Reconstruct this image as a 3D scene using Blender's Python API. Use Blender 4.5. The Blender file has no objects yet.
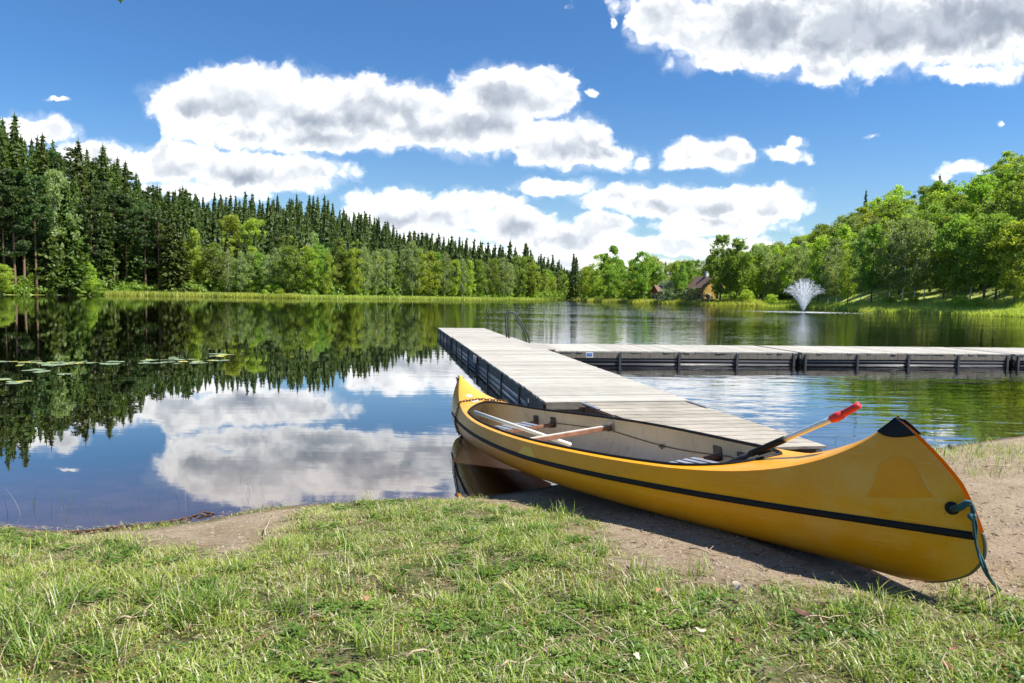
import bpy, bmesh, math, random
import numpy as np
from mathutils import Vector, Matrix, noise as mnoise

# ------------------------------------------------------------------ camera
FPX = 1024 * 24 / 36
PITCH = math.radians(3.895); ROLL = math.radians(1.0)
CAM = np.array([0, 0, 1.45])
CF = np.array([0, math.cos(PITCH), -math.sin(PITCH)])
R0 = np.array([1.0, 0, 0]); U0 = np.array([0, math.sin(PITCH), math.cos(PITCH)])
CR = R0 * math.cos(ROLL) + U0 * math.sin(ROLL)
CU = -R0 * math.sin(ROLL) + U0 * math.cos(ROLL)
scene = bpy.context.scene
COL = scene.collection
cam_d = bpy.data.cameras.new('camera'); cam = bpy.data.objects.new('camera', cam_d); COL.objects.link(cam)
cam_d.sensor_width = 36; cam_d.lens = 24; cam_d.clip_end = 20000; cam_d.clip_start = 0.05
cam_d.dof.use_dof = True; cam_d.dof.focus_distance = 4.2; cam_d.dof.aperture_fstop = 9.0
M = Matrix.Identity(4)
for i in range(3):
    M[i][0] = CR[i]; M[i][1] = CU[i]; M[i][2] = -CF[i]; M[i][3] = CAM[i]
cam.matrix_world = M
scene.camera = cam
scene.render.resolution_x = 1024; scene.render.resolution_y = 683
scene.view_settings.view_transform = 'Standard'; scene.view_settings.look = 'None'
scene.view_settings.exposure = 1.0; scene.view_settings.gamma = 1
scene.view_settings.use_curve_mapping = False
scene.cycles.max_bounces = 8; scene.cycles.transparent_max_bounces = 24
scene.cycles.caustics_reflective = False; scene.cycles.caustics_refractive = False

def ray(px, py):
    return CF * FPX + CR * (px - 512) - CU * (py - 341.5)
def unp(px, py, z=0.0):
    d = ray(px, py); return CAM + d * ((z - CAM[2]) / d[2])
def proj(P):
    d = np.asarray(P, float) - CAM; w = d @ CF
    return 512 + FPX * (d @ CR) / w, 341.5 - FPX * (d @ CU) / w
def hor(px): return 295 + (px - 512) * math.tan(ROLL)

# ------------------------------------------------------------------ node helper
class NT:
    def __init__(s, tree): s.t = tree; s.n = tree.nodes; s.l = tree.links
    def put(s, sock, v):
        if isinstance(v, bpy.types.NodeSocket): s.l.new(v, sock)
        elif v is not None: sock.default_value = v
    def math(s, op, a, b=None, c=None, clamp=False):
        n = s.n.new('ShaderNodeMath'); n.operation = op; n.use_clamp = clamp
        for i, v in enumerate((a, b, c)):
            if v is not None: s.put(n.inputs[i], v)
        return n.outputs[0]
    def vec(s, op, a, b=None, c=None, out=0):
        n = s.n.new('ShaderNodeVectorMath'); n.operation = op
        for i, v in enumerate((a, b, c)):
            if v is not None: s.put(n.inputs[i], v)
        return n.outputs[out]
    def noise(s, vec, scale, detail=4, rough=.5, dist=0, out=0, dim='3D'):
        n = s.n.new('ShaderNodeTexNoise'); n.noise_dimensions = dim
        if vec is not None: s.l.new(vec, n.inputs['Vector'])
        n.inputs['Scale'].default_value = scale; n.inputs['Detail'].default_value = detail
        n.inputs['Roughness'].default_value = rough; n.inputs['Distortion'].default_value = dist
        return n.outputs[out]
    def ramp(s, f, stops, interp='LINEAR'):
        n = s.n.new('ShaderNodeValToRGB'); n.color_ramp.interpolation = interp
        e = n.color_ramp.elements
        while len(e) < len(stops): e.new(0.5)
        for k, (p, c) in enumerate(stops):
            e[k].position = p; e[k].color = (*c, 1) if len(c) == 3 else c
        s.put(n.inputs[0], f); return n.outputs[0]
    def mix(s, f, a, b, mode='MIX'):
        n = s.n.new('ShaderNodeMix'); n.data_type = 'RGBA'; n.blend_type = mode
        s.put(n.inputs[0], f)
        s.put(n.inputs[6], (*a, 1) if isinstance(a, tuple) and len(a) == 3 else a)
        s.put(n.inputs[7], (*b, 1) if isinstance(b, tuple) and len(b) == 3 else b)
        return n.outputs[2]
    def smooth(s, v, lo, hi):
        n = s.n.new('ShaderNodeMapRange'); n.interpolation_type = 'SMOOTHSTEP'
        s.put(n.inputs[0], v); n.inputs[1].default_value = lo; n.inputs[2].default_value = hi
        return n.outputs[0]
    def sep(s, v):
        n = s.n.new('ShaderNodeSeparateXYZ'); s.l.new(v, n.inputs[0]); return n.outputs
    def comb(s, x, y, z):
        n = s.n.new('ShaderNodeCombineXYZ')
        for i, v in enumerate((x, y, z)): s.put(n.inputs[i], v)
        return n.outputs[0]
    def attr(s, name, out='Fac', kind='GEOMETRY'):
        n = s.n.new('ShaderNodeAttribute'); n.attribute_name = name; n.attribute_type = kind; return n.outputs[out]
    def coord(s, o='Object'): return s.n.new('ShaderNodeTexCoord').outputs[o]
    def pos(s): return s.n.new('ShaderNodeNewGeometry').outputs['Position']
    def bump(s, h, strength, dist):
        n = s.n.new('ShaderNodeBump'); n.inputs['Strength'].default_value = strength
        n.inputs['Distance'].default_value = dist; s.put(n.inputs['Height'], h); return n.outputs[0]

# ------------------------------------------------------------------ world: sky and clouds
SUN_EL = math.radians(56); SUN_AZ = math.radians(106)     # azimuth to the right of the view direction
world = bpy.data.worlds.new('World'); scene.world = world; world.use_nodes = True
W = NT(world.node_tree); W.n.clear()
wo = W.n.new('ShaderNodeOutputWorld'); bg = W.n.new('ShaderNodeBackground'); W.l.new(bg.outputs[0], wo.inputs[0])
BGS = 0.07
CE = BGS * 2 ** 1.0
bg.inputs[1].default_value = BGS
sky = W.n.new('ShaderNodeTexSky'); sky.sky_type = 'NISHITA'; sky.sun_disc = False
sky.sun_elevation = SUN_EL; sky.sun_rotation = SUN_AZ; sky.air_density = 1.0; sky.dust_density = 0.4; sky.ozone_density = 2.5
gen = W.coord('Generated')
gx, gy, gz = W.sep(gen)
ay = W.math('MAXIMUM', W.math('ABSOLUTE', gy), 0.08)
u_ = W.math('DIVIDE', gx, ay); v_ = W.math('DIVIDE', gz, ay)
uv = W.comb(u_, v_, 0.0)
def px2uv(x, y):
    d = ray(x, y); return d[0] / d[1], d[2] / d[1]
# domain warp gives the billows their edges
w1 = W.vec('MULTIPLY', W.vec('SUBTRACT', W.noise(uv, 9, 3, .55, out=1), (.5, .5, .5)), (.05, .04, 0))
w2 = W.vec('MULTIPLY', W.vec('SUBTRACT', W.noise(uv, 42, 3, .6, out=1), (.5, .5, .5)), (.02, .018, 0))
uvw = W.vec('ADD', uv, W.vec('ADD', w1, w2))
CLOUDS = [(190,103,45,32),(240,100,65,36),(300,108,75,38),(360,110,75,38),(425,116,60,34),(505,95,62,36),(545,92,32,28),
 (560,140,62,28),(605,155,45,18),(480,125,65,34),(642,160,15,12),(330,138,90,18),(560,184,42,8),(230,135,60,14),
 (35,134,50,17),(100,156,62,20),(170,164,62,22),(235,172,70,24),(300,174,60,22),(200,190,70,10),
 (395,212,58,22),(365,206,28,14),(450,218,60,22),(515,228,60,22),(570,240,60,22),(625,246,62,14),(520,252,80,15),(440,236,60,10),
 (610,198,42,14),(650,200,50,19),(700,206,60,21),(760,206,48,20),(792,211,20,12),(720,226,85,12),(690,242,95,9),(745,248,62,7),(640,262,90,6),(600,226,40,12),(560,262,90,9),(480,202,55,13),(650,246,80,12),(560,188,50,9),
 (690,153,30,17),(713,155,40,18),(745,158,15,8),(784,156,26,10),(797,143,11,7),
 (700,28,58,38),(760,25,100,50),(860,25,130,55),(960,25,100,50),(1050,15,90,55),(820,72,32,15),(715,62,50,12),(965,74,60,10),(860,-60,300,85),
 (962,168,24,10),(944,177,12,7),(592,92,8,4),(57,99,12,2.5),(1001,120,5,4),(615,18,4,6),(870,131,9,2),(660,24,30,30)]
DARK = [(300,128,115,20,1.0),(390,105,50,14,.7),(225,122,60,18,.8),(505,98,38,16,.7),(570,150,50,12,.9),(250,176,75,9,.6),(420,222,45,9,.6),
 (470,130,60,14,.7),(320,172,30,8,.4),(120,160,40,6,.25),(640,212,50,11,1.0),(720,218,80,8,.8),(440,228,45,8,.5),(560,240,35,9,.8),(610,206,25,9,.6),(700,232,70,4,.6),
 (850,24,140,44,1.5),(780,35,70,26,1.0),(960,20,100,42,1.4),(870,-50,330,85,1.6),(520,228,30,8,.4),(700,160,25,7,.25)]
def field(lst, vec, smax):
    acc = None
    for it in lst:
        x, y, a, b = it[:4]; cu, cv = px2uv(x, y)
        a2 = max(a, 1) / FPX * 1.06; b2 = b / FPX * 1.04
        q = W.vec('MULTIPLY_ADD', vec, (1 / a2, 1 / b2, 0), (-cu / a2, -cv / b2, 0))
        L = W.vec('LENGTH', q, out=1)
        if smax: s = min(1.0, 0.35 + b / 45)
        else: s = it[4]
        d = W.math('MULTIPLY_ADD', L, -s, s)
        acc = d if acc is None else W.math('SMOOTH_MAX', acc, d, .06 if smax else .15)
    return acc
fld = field(CLOUDS, uvw, True)
vo = W.n.new('ShaderNodeTexVoronoi'); vo.feature = 'SMOOTH_F1'; W.l.new(uvw, vo.inputs['Vector'])
vo.inputs['Scale'].default_value = 20; vo.inputs['Smoothness'].default_value = .35; vo.inputs['Detail'].default_value = 3; vo.inputs['Roughness'].default_value = .55
puff = W.math('SUBTRACT', .42, vo.outputs['Distance'])
fbm = W.math('SUBTRACT', W.noise(uvw, 15, 9, .62), .5)
dens = W.math('ADD', W.math('ADD', fld, .19), W.math('ADD', W.math('MULTIPLY', puff, .40), W.math('MULTIPLY', fbm, .66)))
dens = W.math('ADD', dens, W.math('MULTIPLY', W.math('SUBTRACT', W.noise(uv, 90, 4, .6), .5), .17))
alpha = W.smooth(dens, -.07, .26)
veil = W.math('MULTIPLY', W.smooth(W.math('ADD', fld, W.math('MULTIPLY', fbm, 1.3)), -.1, .35), .22)
alpha = W.math('MAXIMUM', alpha, veil)
dk = field(DARK, uvw, False)
dk = W.math('ADD', dk, W.math('MULTIPLY', W.math('ADD', W.math('MULTIPLY', puff, -.25), W.math('MULTIPLY', W.math('SUBTRACT', W.noise(uv, 22, 6, .6), .5), 1.1)), 1.0))
grey = W.math('MULTIPLY', W.smooth(dk, -.38, .78), W.smooth(dens, .10, .70))
# relief: brightness from the slope of the billows towards the light from above
def relief(vec):
    a = W.noise(vec, 13, 6, .58); v2 = W.n.new('ShaderNodeTexVoronoi'); v2.feature = 'SMOOTH_F1'; W.l.new(vec, v2.inputs['Vector'])
    v2.inputs['Scale'].default_value = 20; v2.inputs['Smoothness'].default_value = .5; v2.inputs['Detail'].default_value = 2; v2.inputs['Roughness'].default_value = .5
    return W.math('SUBTRACT', W.math('MULTIPLY', a, 1.2), v2.outputs['Distance'])
rel = W.math('SUBTRACT', relief(W.vec('ADD', uvw, (.004, .016, 0))), relief(W.vec('ADD', uvw, (-.003, -.010, 0))))
inner = W.smooth(dens, .06, .38)
relf = W.math('MULTIPLY', W.smooth(W.math('ADD', rel, W.math('MULTIPLY', fbm, .5)), -.45, .50), W.math('MULTIPLY', inner, .9))
white = W.mix(relf, (1.45 / CE, 1.45 / CE, 1.45 / CE), (.80 / CE, .85 / CE, .92 / CE))
ccol = W.mix(grey, white, W.mix(relf, (.62 / CE, .68 / CE, .77 / CE), (.36 / CE, .42 / CE, .52 / CE)))
skyc = W.mix(1.0, sky.outputs[0], W.mix(W.smooth(v_, .34, .02), (.47, .80, 1.10), (.82, .95, 1.02)), 'MULTIPLY')
W.l.new(W.mix(alpha, skyc, ccol), bg.inputs[0])
world.cycles.sampling_method = 'MANUAL'; world.cycles.sample_map_resolution = 512

sun_d = bpy.data.lights.new('sun', 'SUN'); sun = bpy.data.objects.new('sun', sun_d); COL.objects.link(sun)
sun_d.energy = 4.6; sun_d.angle = math.radians(.53); sun_d.color = (1, .955, .88)
SUND = Vector((math.sin(SUN_AZ) * math.cos(SUN_EL), math.cos(SUN_AZ) * math.cos(SUN_EL), math.sin(SUN_EL)))
sun.rotation_euler = SUND.to_track_quat('Z', 'Y').to_euler()
sun.location = (30, 30, 60)

# ------------------------------------------------------------------ object helpers
rng = np.random.default_rng(7); random.seed(7)
def tag(o, label=None, cat=None, group=None, kind=None):
    if label: o['label'] = label
    if cat: o['category'] = cat
    if group: o['group'] = group
    if kind: o['kind'] = kind
    return o
def empty(name, loc=(0, 0, 0), rz=0):
    o = bpy.data.objects.new(name, None); o.empty_display_size = .2; o.location = loc; o.rotation_euler.z = rz
    COL.objects.link(o); return o
def mesh_np(name, V, F, mat=None, smooth=False, attrs=None):
    """V (n,3); F (m,k) array or list of faces"""
    me = bpy.data.meshes.new(name); V = np.asarray(V, np.float32)
    if isinstance(F, np.ndarray):
        m, k = F.shape
        me.vertices.add(len(V)); me.vertices.foreach_set('co', V.ravel())
        me.loops.add(m * k); me.loops.foreach_set('vertex_index', F.astype(np.int32).ravel())
        me.polygons.add(m); me.polygons.foreach_set('loop_start', np.arange(0, m * k, k, dtype=np.int32))
        me.update(calc_edges=True)
    else:
        me.from_pydata([tuple(map(float, v)) for v in V], [], [tuple(int(i) for i in f) for f in F]); me.update()
    if smooth: me.polygons.foreach_set('use_smooth', np.ones(len(me.polygons), bool))
    for k_, a in (attrs or {}).items():
        at = me.attributes.new(k_, 'FLOAT', 'POINT'); at.data.foreach_set('value', np.asarray(a, np.float32))
    if mat: me.materials.append(mat)
    return me
def link(name, me, parent=None):
    o = bpy.data.objects.new(name, me); COL.objects.link(o)
    if parent: o.parent = parent
    return o
def obj_np(name, V, F, mat, parent=None, smooth=False, attrs=None):
    return link(name, mesh_np(name, V, F, mat, smooth, attrs), parent)
class MB:
    """collects primitive shapes into one mesh"""
    def __init__(s): s.v = []; s.f = []
    def add(s, V, F):
        b = len(s.v); s.v += [tuple(map(float, p)) for p in V]; s.f += [tuple(i + b for i in f) for f in F]
    def frame_box(s, o, ex, ey, ez, dx, dy, dz):
        """box centred at o, axes ex ey ez, full sizes"""
        o = np.asarray(o, float); V = []
        for k in (-.5, .5):
            for j in (-.5, .5):
                for i in (-.5, .5): V.append(o + np.asarray(ex) * i * dx + np.asarray(ey) * j * dy + np.asarray(ez) * k * dz)
        s.add(V, [(0, 2, 3, 1), (4, 5, 7, 6), (0, 1, 5, 4), (2, 6, 7, 3), (0, 4, 6, 2), (1, 3, 7, 5)])
    def box(s, x0, x1, y0, y1, z0, z1):
        s.frame_box(((x0 + x1) / 2, (y0 + y1) / 2, (z0 + z1) / 2), (1, 0, 0), (0, 1, 0), (0, 0, 1), x1 - x0, y1 - y0, z1 - z0)
    def tube(s, pts, r, n=8, cap=True):
        pts = [np.asarray(p, float) for p in pts]; N = len(pts)
        rr = r if hasattr(r, '__len__') else [r] * N
        V = []; ref = None
        for i in range(N):
            t = pts[min(i + 1, N - 1)] - pts[max(i - 1, 0)]; t /= np.linalg.norm(t) + 1e-9
            if ref is None: ref = np.array([0, 0, 1.]) if abs(t[2]) < .9 else np.array([1., 0, 0])
            a = ref - t * (ref @ t); a /= np.linalg.norm(a) + 1e-9; ref = a; b = np.cross(t, a)
            for k in range(n):
                th = 2 * math.pi * k / n; V.append(pts[i] + (a * math.cos(th) + b * math.sin(th)) * rr[i])
        Fc = [(i * n + k, i * n + (k + 1) % n, (i + 1) * n + (k + 1) % n, (i + 1) * n + k) for i in range(N - 1) for k in range(n)]
        if cap: Fc += [tuple(range(n - 1, -1, -1)), tuple((N - 1) * n + k for k in range(n))]
        s.add(V, Fc)
    def build(s, name, mat, parent=None, smooth=False, bevel=0):
        me = mesh_np(name, np.array(s.v), s.f, mat, smooth)
        o = link(name, me, parent)
        if bevel:
            b = o.modifiers.new('bevel', 'BEVEL'); b.width = bevel; b.segments = 2; b.limit_method = 'ANGLE'
        return o

# ------------------------------------------------------------------ materials
MATS = {}
def mat(name):
    m = bpy.data.materials.new(name); m.use_nodes = True; t = NT(m.node_tree)
    t.b = m.node_tree.nodes['Principled BSDF']; t.o = m.node_tree.nodes['Material Output']; t.m = m
    MATS[name] = m; return t
def simple(name, col, rough=.6, metal=0, var=.25, scale=6, bump=0, spec=.5, coat=0, dirt=None):
    t = mat(name); c = t.coord()
    n = t.noise(c, scale, 6, .6)
    lo = tuple(x * (1 - var) for x in col); hi = tuple(min(1, x * (1 + var)) for x in col)
    cc = t.ramp(n, [(.3, lo), (.7, hi)])
    if dirt:
        cc = t.mix(t.smooth(t.noise(c, scale * 2.3, 8, .7), .55, .72), cc, dirt)
    t.put(t.b.inputs['Base Color'], cc); t.b.inputs['Roughness'].default_value = rough
    t.put(t.b.inputs['Roughness'], t.math('MULTIPLY_ADD', t.noise(c, scale * 3, 4), .25, rough - .12))
    t.b.inputs['Metallic'].default_value = metal; t.b.inputs['Specular IOR Level'].default_value = spec
    if coat: t.b.inputs['Coat Weight'].default_value = coat; t.b.inputs['Coat Roughness'].default_value = .12
    if bump: t.put(t.b.inputs['Normal'], t.bump(t.noise(c, scale * 5, 6, .65), .6, bump))
    return t.m

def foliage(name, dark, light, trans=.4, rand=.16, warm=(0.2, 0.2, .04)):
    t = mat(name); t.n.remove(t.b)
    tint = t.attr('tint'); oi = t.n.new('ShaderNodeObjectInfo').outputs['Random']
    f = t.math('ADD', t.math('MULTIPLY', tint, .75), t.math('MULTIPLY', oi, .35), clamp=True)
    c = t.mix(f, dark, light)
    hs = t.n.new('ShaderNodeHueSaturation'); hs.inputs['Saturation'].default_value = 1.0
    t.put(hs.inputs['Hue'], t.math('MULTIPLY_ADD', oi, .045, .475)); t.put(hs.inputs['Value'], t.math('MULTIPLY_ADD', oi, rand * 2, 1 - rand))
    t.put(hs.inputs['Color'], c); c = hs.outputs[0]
    d = t.n.new('ShaderNodeBsdfDiffuse'); tr = t.n.new('ShaderNodeBsdfTranslucent'); gl = t.n.new('ShaderNodeBsdfGlossy')
    gl.inputs['Roughness'].default_value = .5; gl.inputs['Color'].default_value = (.9, .95, 1, 1)
    t.put(d.inputs[0], c); t.put(tr.inputs[0], t.mix(1.0, c, (1.35, 1.4, .6), 'MULTIPLY'))
    m1 = t.n.new('ShaderNodeMixShader'); m1.inputs[0].default_value = trans
    t.l.new(d.outputs[0], m1.inputs[1]); t.l.new(tr.outputs[0], m1.inputs[2])
    m2 = t.n.new('ShaderNodeMixShader'); m2.inputs[0].default_value = .02
    t.l.new(m1.outputs[0], m2.inputs[1]); t.l.new(gl.outputs[0], m2.inputs[2])
    t.l.new(m2.outputs[0], t.o.inputs[0]); return t.m
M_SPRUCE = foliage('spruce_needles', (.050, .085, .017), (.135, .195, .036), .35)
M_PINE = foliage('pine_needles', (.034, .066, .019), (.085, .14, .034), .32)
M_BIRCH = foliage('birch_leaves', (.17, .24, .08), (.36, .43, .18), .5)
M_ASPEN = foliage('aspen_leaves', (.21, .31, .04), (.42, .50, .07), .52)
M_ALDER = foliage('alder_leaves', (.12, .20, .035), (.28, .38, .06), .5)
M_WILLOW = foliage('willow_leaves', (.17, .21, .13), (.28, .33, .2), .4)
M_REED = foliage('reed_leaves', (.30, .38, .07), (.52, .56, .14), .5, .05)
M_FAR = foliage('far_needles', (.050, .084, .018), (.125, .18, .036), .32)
M_BARK = simple('grey_bark', (.13, .11, .09), .9, scale=5, bump=.02)
M_PBARK = simple('pine_bark', (.20, .12, .075), .9, scale=5, bump=.02)
M_WBARK = simple('birch_bark', (.62, .60, .56), .8, scale=4, dirt=(.05, .05, .045), bump=.01)

# ------------------------------------------------------------------ lake outline
def P2(px, py, z=0): q = unp(px, py, z); return (q[0], q[1])
LAKE = [(-60, 11), (-40, 7), (-20, 4.6), (-12, 3.9), (-7, 3.75), (-4.5, 3.95), P2(0, 525), P2(50, 530), P2(100, 529), P2(150, 526), P2(200, 521), P2(235, 513), P2(270, 507),
        P2(340, 503), P2(400, 500), P2(440, 499), P2(480, 497), (.15, 5.02), (.55, 5.3), (1.1, 5.45), (1.8, 5.6), (2.6, 5.85), P2(860, 456), P2(900, 453), P2(939, 448), P2(985, 441), P2(1024, 436), (7.4, 8.6), (10, 9.8),
        (16, 11.5), (30, 16), (50, 26), (70, 38), (82, 54), (70, 66)]
FAR = [(1060, 319), (1024, 317.3), (980, 315.4), (930, 313.6), (890, 312.2), (850, 310.6), (820, 308.4), (790, 307), (745, 306), (700, 304.9), (650, 303.4), (615, 302.2), (590, 301.3), (574, 300.3),
       (566, 299.4), (560, 299.6), (540, 300.3), (500, 300.0), (450, 299.6), (400, 299.1), (350, 298.8), (300, 298.3), (250, 297.3), (200, 296.4), (150, 295.7), (110, 295.2), (60, 295.1), (0, 295.0), (-60, 294.6)]
LAKE += [P2(*q) for q in FAR] + [(-105, 70), (-95, 40), (-78, 20)]
LK = np.array(LAKE)
def lake_sd(x, y):
    """positive on land, negative over water"""
    x = np.asarray(x, float).ravel(); y = np.asarray(y, float).ravel(); Q = np.stack([x, y], 1)
    best = np.full(len(x), 1e9); inside = np.zeros(len(x), bool)
    for i in range(len(LK)):
        a = LK[i]; b = LK[(i + 1) % len(LK)]; d = b - a
        t = np.clip(((Q - a) @ d) / (d @ d), 0, 1); e = Q - (a + t[:, None] * d)
        best = np.minimum(best, (e ** 2).sum(1))
        c = ((a[1] > y) != (b[1] > y)); xi = (b[0] - a[0]) * (y - a[1]) / ((b[1] - a[1]) or 1e-9) + a[0]
        inside ^= (c & (x < xi))
    return np.where(inside, -1, 1) * np.sqrt(best)
T = np.array([(-300,160,95,20),(0,150,120,20),(50,165,146,20),(110,175,160,19),(150,190,190,19),(200,225,196,17),(250,250,199,16),(320,270,201,16),(350,290,212,16),
 (400,320,233,16),(450,380,247,15),(500,450,262,14),(550,480,277,13),(575,520,286,13),(590,280,276,13),(600,260,256,14),(650,235,268,13),(700,230,270,13),(745,225,250,13),
 (780,215,254,13),(800,205,238,14),(830,195,224,14),(850,185,210,14),(880,175,196,14),(910,165,191,14),(950,160,181,14),(1000,150,158,14),(1024,150,149,14),(1300,150,130,14)], float)
T2 = np.array([(350, 262), (400, 243), (430, 243), (450, 249), (500, 257), (550, 267), (572, 273), (590, 280), (620, 290), (700, 300)], float)
AZ_S = np.radians(np.arange(-90, 91, .5))
def far_shore(az):
    dx, dy = math.sin(az), math.cos(az); best = None
    for i in range(len(LK)):
        a = LK[i]; b = LK[(i + 1) % len(LK)]; e = b - a
        den = dx * e[1] - dy * e[0]
        if abs(den) < 1e-12: continue
        t = (a[0] * e[1] - a[1] * e[0]) / den; s = (a[0] * dy - a[1] * dx) / den
        if t > 0 and 0 <= s <= 1: best = t if best is None else max(best, t)
    return best if best else 60
SH = np.array([far_shore(a) for a in AZ_S])
KA = None
def ground_z(x, y):
    shp = np.shape(x); x = np.asarray(x, float).ravel(); y = np.asarray(y, float).ravel()
    sd = lake_sd(x, y); az = np.arctan2(x, y); r = np.hypot(x, y)
    sh = np.interp(az, AZ_S, SH); azc = np.clip(az, -math.radians(52), math.radians(52)); px = 512 + FPX * np.tan(azc)
    Db = np.interp(px, T[:, 0], T[:, 1]) / np.cos(azc); sk = np.interp(px, T[:, 0], T[:, 2]); Ht = np.interp(px, T[:, 0], T[:, 3])
    hz = 295 + (px - 512) * math.tan(ROLL)
    zb = (hz - sk) / FPX * Db * np.cos(azc) + 1.45 - Ht
    farside = (r > sh - 3) & (np.abs(az) < math.radians(88))
    near = .465 * (1 - np.exp(-np.clip(sd, 0, None) * .55))
    wr = np.clip((px - 560) / 200, 0, 1)
    bank = (.25 + wr * 1.0) * (1 - np.exp(-np.clip(sd, 0, None) * .12))
    t = np.clip((r - sh - 6) / np.maximum(Db - sh - 6, 20), 0, 1)
    hill = bank + zb.clip(0) * t ** 1.05
    h2 = (hz - np.interp(px, T2[:, 0], T2[:, 1])) / FPX * 900 - 12
    t2 = np.clip((r - 560) / 380, 0, 1); hill2 = np.where((px > 340) & (px < 720), h2.clip(0), 0) * t2 * t2 * (3 - 2 * t2)
    z = np.where(farside, np.maximum(hill, hill2 * (t2 > 0)), near)
    bed = -1.9 * (1 - np.exp(-np.clip(-sd, 0, None) * .075)) - .004
    z = np.where(sd < 0, bed, z)
    # the canoe lies in a shallow groove it has pressed into the bank
    A = np.array([-.59, 7.091, -.037]); B = np.array([1.718, 2.338, .38]); d = (B - A)[:2]; L = np.linalg.norm(d)
    tt = ((x - A[0]) * d[0] + (y - A[1]) * d[1]) / L ** 2; wd = np.abs((x - A[0]) * d[1] - (y - A[1]) * d[0]) / L
    keel = A[2] + (B[2] - A[2]) * tt - .012 + np.clip(wd - .1, 0, None) * .35
    z = np.where((tt > .3) & (tt < 1.0) & (wd < .8) & (r < 9), np.minimum(z, keel), z)
    # small unevenness of the bank near the camera
    z = np.where((sd > .05) & (r < 14), z + .018 * np.sin(x * 3.1 + 1.3 * np.sin(y * 2.3)) * np.sin(y * 2.7 + x) * np.clip(sd, 0, 1), z)
    return z.reshape(shp)
def gz1(x, y): return float(ground_z(np.array([x]), np.array([y]))[0])
def on_ground_v(px, py):
    z = np.full(len(px), .3); D = CF * FPX + np.outer(px - 512, CR) - np.outer(py - 341.5, CU)
    for _ in range(7):
        P = CAM + D * ((z - CAM[2]) / D[:, 2])[:, None]; z = ground_z(P[:, 0], P[:, 1])
    P[:, 2] = z; return P
def on_ground(px, py):
    z = .3
    for _ in range(7):
        p = unp(px, py, z); z = gz1(p[0], p[1])
    return np.array([p[0], p[1], z])
def inpoly(x, y, poly):
    ins = np.zeros(len(x), bool); n = len(poly)
    for i in range(n):
        a = poly[i]; b = poly[(i + 1) % n]
        c = ((a[1] > y) != (b[1] > y)); ins ^= c & (x < (b[0] - a[0]) * (y - a[1]) / ((b[1] - a[1]) or 1e-9) + a[0])
    return ins
def polydist(x, y, poly):
    Q = np.stack([x, y], 1); best = np.full(len(x), 1e9); P = np.array(poly)
    for i in range(len(P)):
        a = P[i]; b = P[(i + 1) % len(P)]; d = b - a; t = np.clip(((Q - a) @ d) / (d @ d + 1e-9), 0, 1)
        best = np.minimum(best, ((Q - (a + t[:, None] * d)) ** 2).sum(1))
    return np.where(inpoly(x, y, poly), 1, -1) * np.sqrt(best)
SAND_A = [on_ground(*q)[:2] for q in [(470, 501), (545, 510), (592, 524), (608, 548), (620, 572), (690, 585), (780, 592), (850, 593), (930, 597), (1000, 596), (1100, 600)]] + [np.array(q) for q in [(9, 6), (10.5, 9.6), (7.4, 8.6), (4.3, 6.9), (1, 5.6), (-.1, 5.2)]]
SAND_B = [on_ground(*q)[:2] for q in [(60, 531), (150, 527), (200, 522), (240, 514), (300, 506), (296, 515), (276, 530), (264, 548), (238, 558), (205, 552), (165, 543), (110, 537)]]
def sandness(x, y):
    a = polydist(x, y, SAND_A) / .16; b = polydist(x, y, SAND_B) / .10
    n = .55 * np.sin(x * 11 + 2.3 * np.sin(y * 9)) * np.sin(y * 13 + 1.7 * np.sin(x * 7)) + .35 * np.sin(x * 29 + 3 * np.sin(y * 23)) * np.sin(y * 31)
    return np.clip((np.maximum(a, b) + n) * .5 + .5, 0, 1)

# ------------------------------------------------------------------ terrain sheet
az = np.concatenate([np.linspace(-180, -56, 42)[:-1], np.linspace(-56, 56, 380), np.linspace(56, 180, 42)[1:-1]]); az = np.radians(az)
rr = np.concatenate([[.15], np.arange(.5, 9, .05), 9 * 1.028 ** np.arange(0, 150), [700, 800, 900, 1000, 1150, 1400, 2000, 3000, 5000, 9000]]); rr = np.unique(rr)
RR, AA = np.meshgrid(rr, az, indexing='ij'); X = RR * np.sin(AA); Y = RR * np.cos(AA); Z = ground_z(X, Y)
nr, na = X.shape; idx = np.arange(nr * na).reshape(nr, na); nx_ = np.roll(idx, -1, 1)
Fq = np.stack([idx[:-1].ravel(), nx_[:-1].ravel(), nx_[1:].ravel(), idx[1:].ravel()], 1)[:, ::-1]
xs, ys = X.ravel(), Y.ravel(); sdv = lake_sd(xs, ys)
sa = np.where(np.hypot(xs, ys) < 14, sandness(xs, ys), 0.0)
g = mat('ground_soil'); p = g.pos()
sandc = g.ramp(g.noise(p, 3, 8, .65), [(.3, (.29, .215, .135)), (.55, (.41, .315, .21)), (.8, (.50, .395, .275))])
deb = g.smooth(g.noise(p, 26, 8, .75), .56, .68)
sandc = g.mix(g.math('MULTIPLY', deb, .55), sandc, (.11, .075, .05))
speck = g.smooth(g.noise(p, 42, 6, .8), .53, .60); sandc = g.mix(g.math('MULTIPLY', speck, .6), sandc, (.56, .46, .35)); speck = g.smooth(g.noise(g.vec('MULTIPLY', p, (1, 1.3, 1)), 38, 6, .8), .575, .64); sandc = g.mix(g.math('MULTIPLY', speck, .75), sandc, (.10, .07, .05))
soil = g.ramp(g.math('ADD', g.math('MULTIPLY', g.noise(p, 7, 8, .7), .5), g.math('MULTIPLY', g.noise(p, 90, 6, .8), .5)), [(.38, (.045, .05, .018)), (.5, (.13, .13, .045)), (.62, (.36, .30, .18))])
sdn = g.attr('shore')
wet = g.smooth(sdn, .0, .28)
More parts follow.
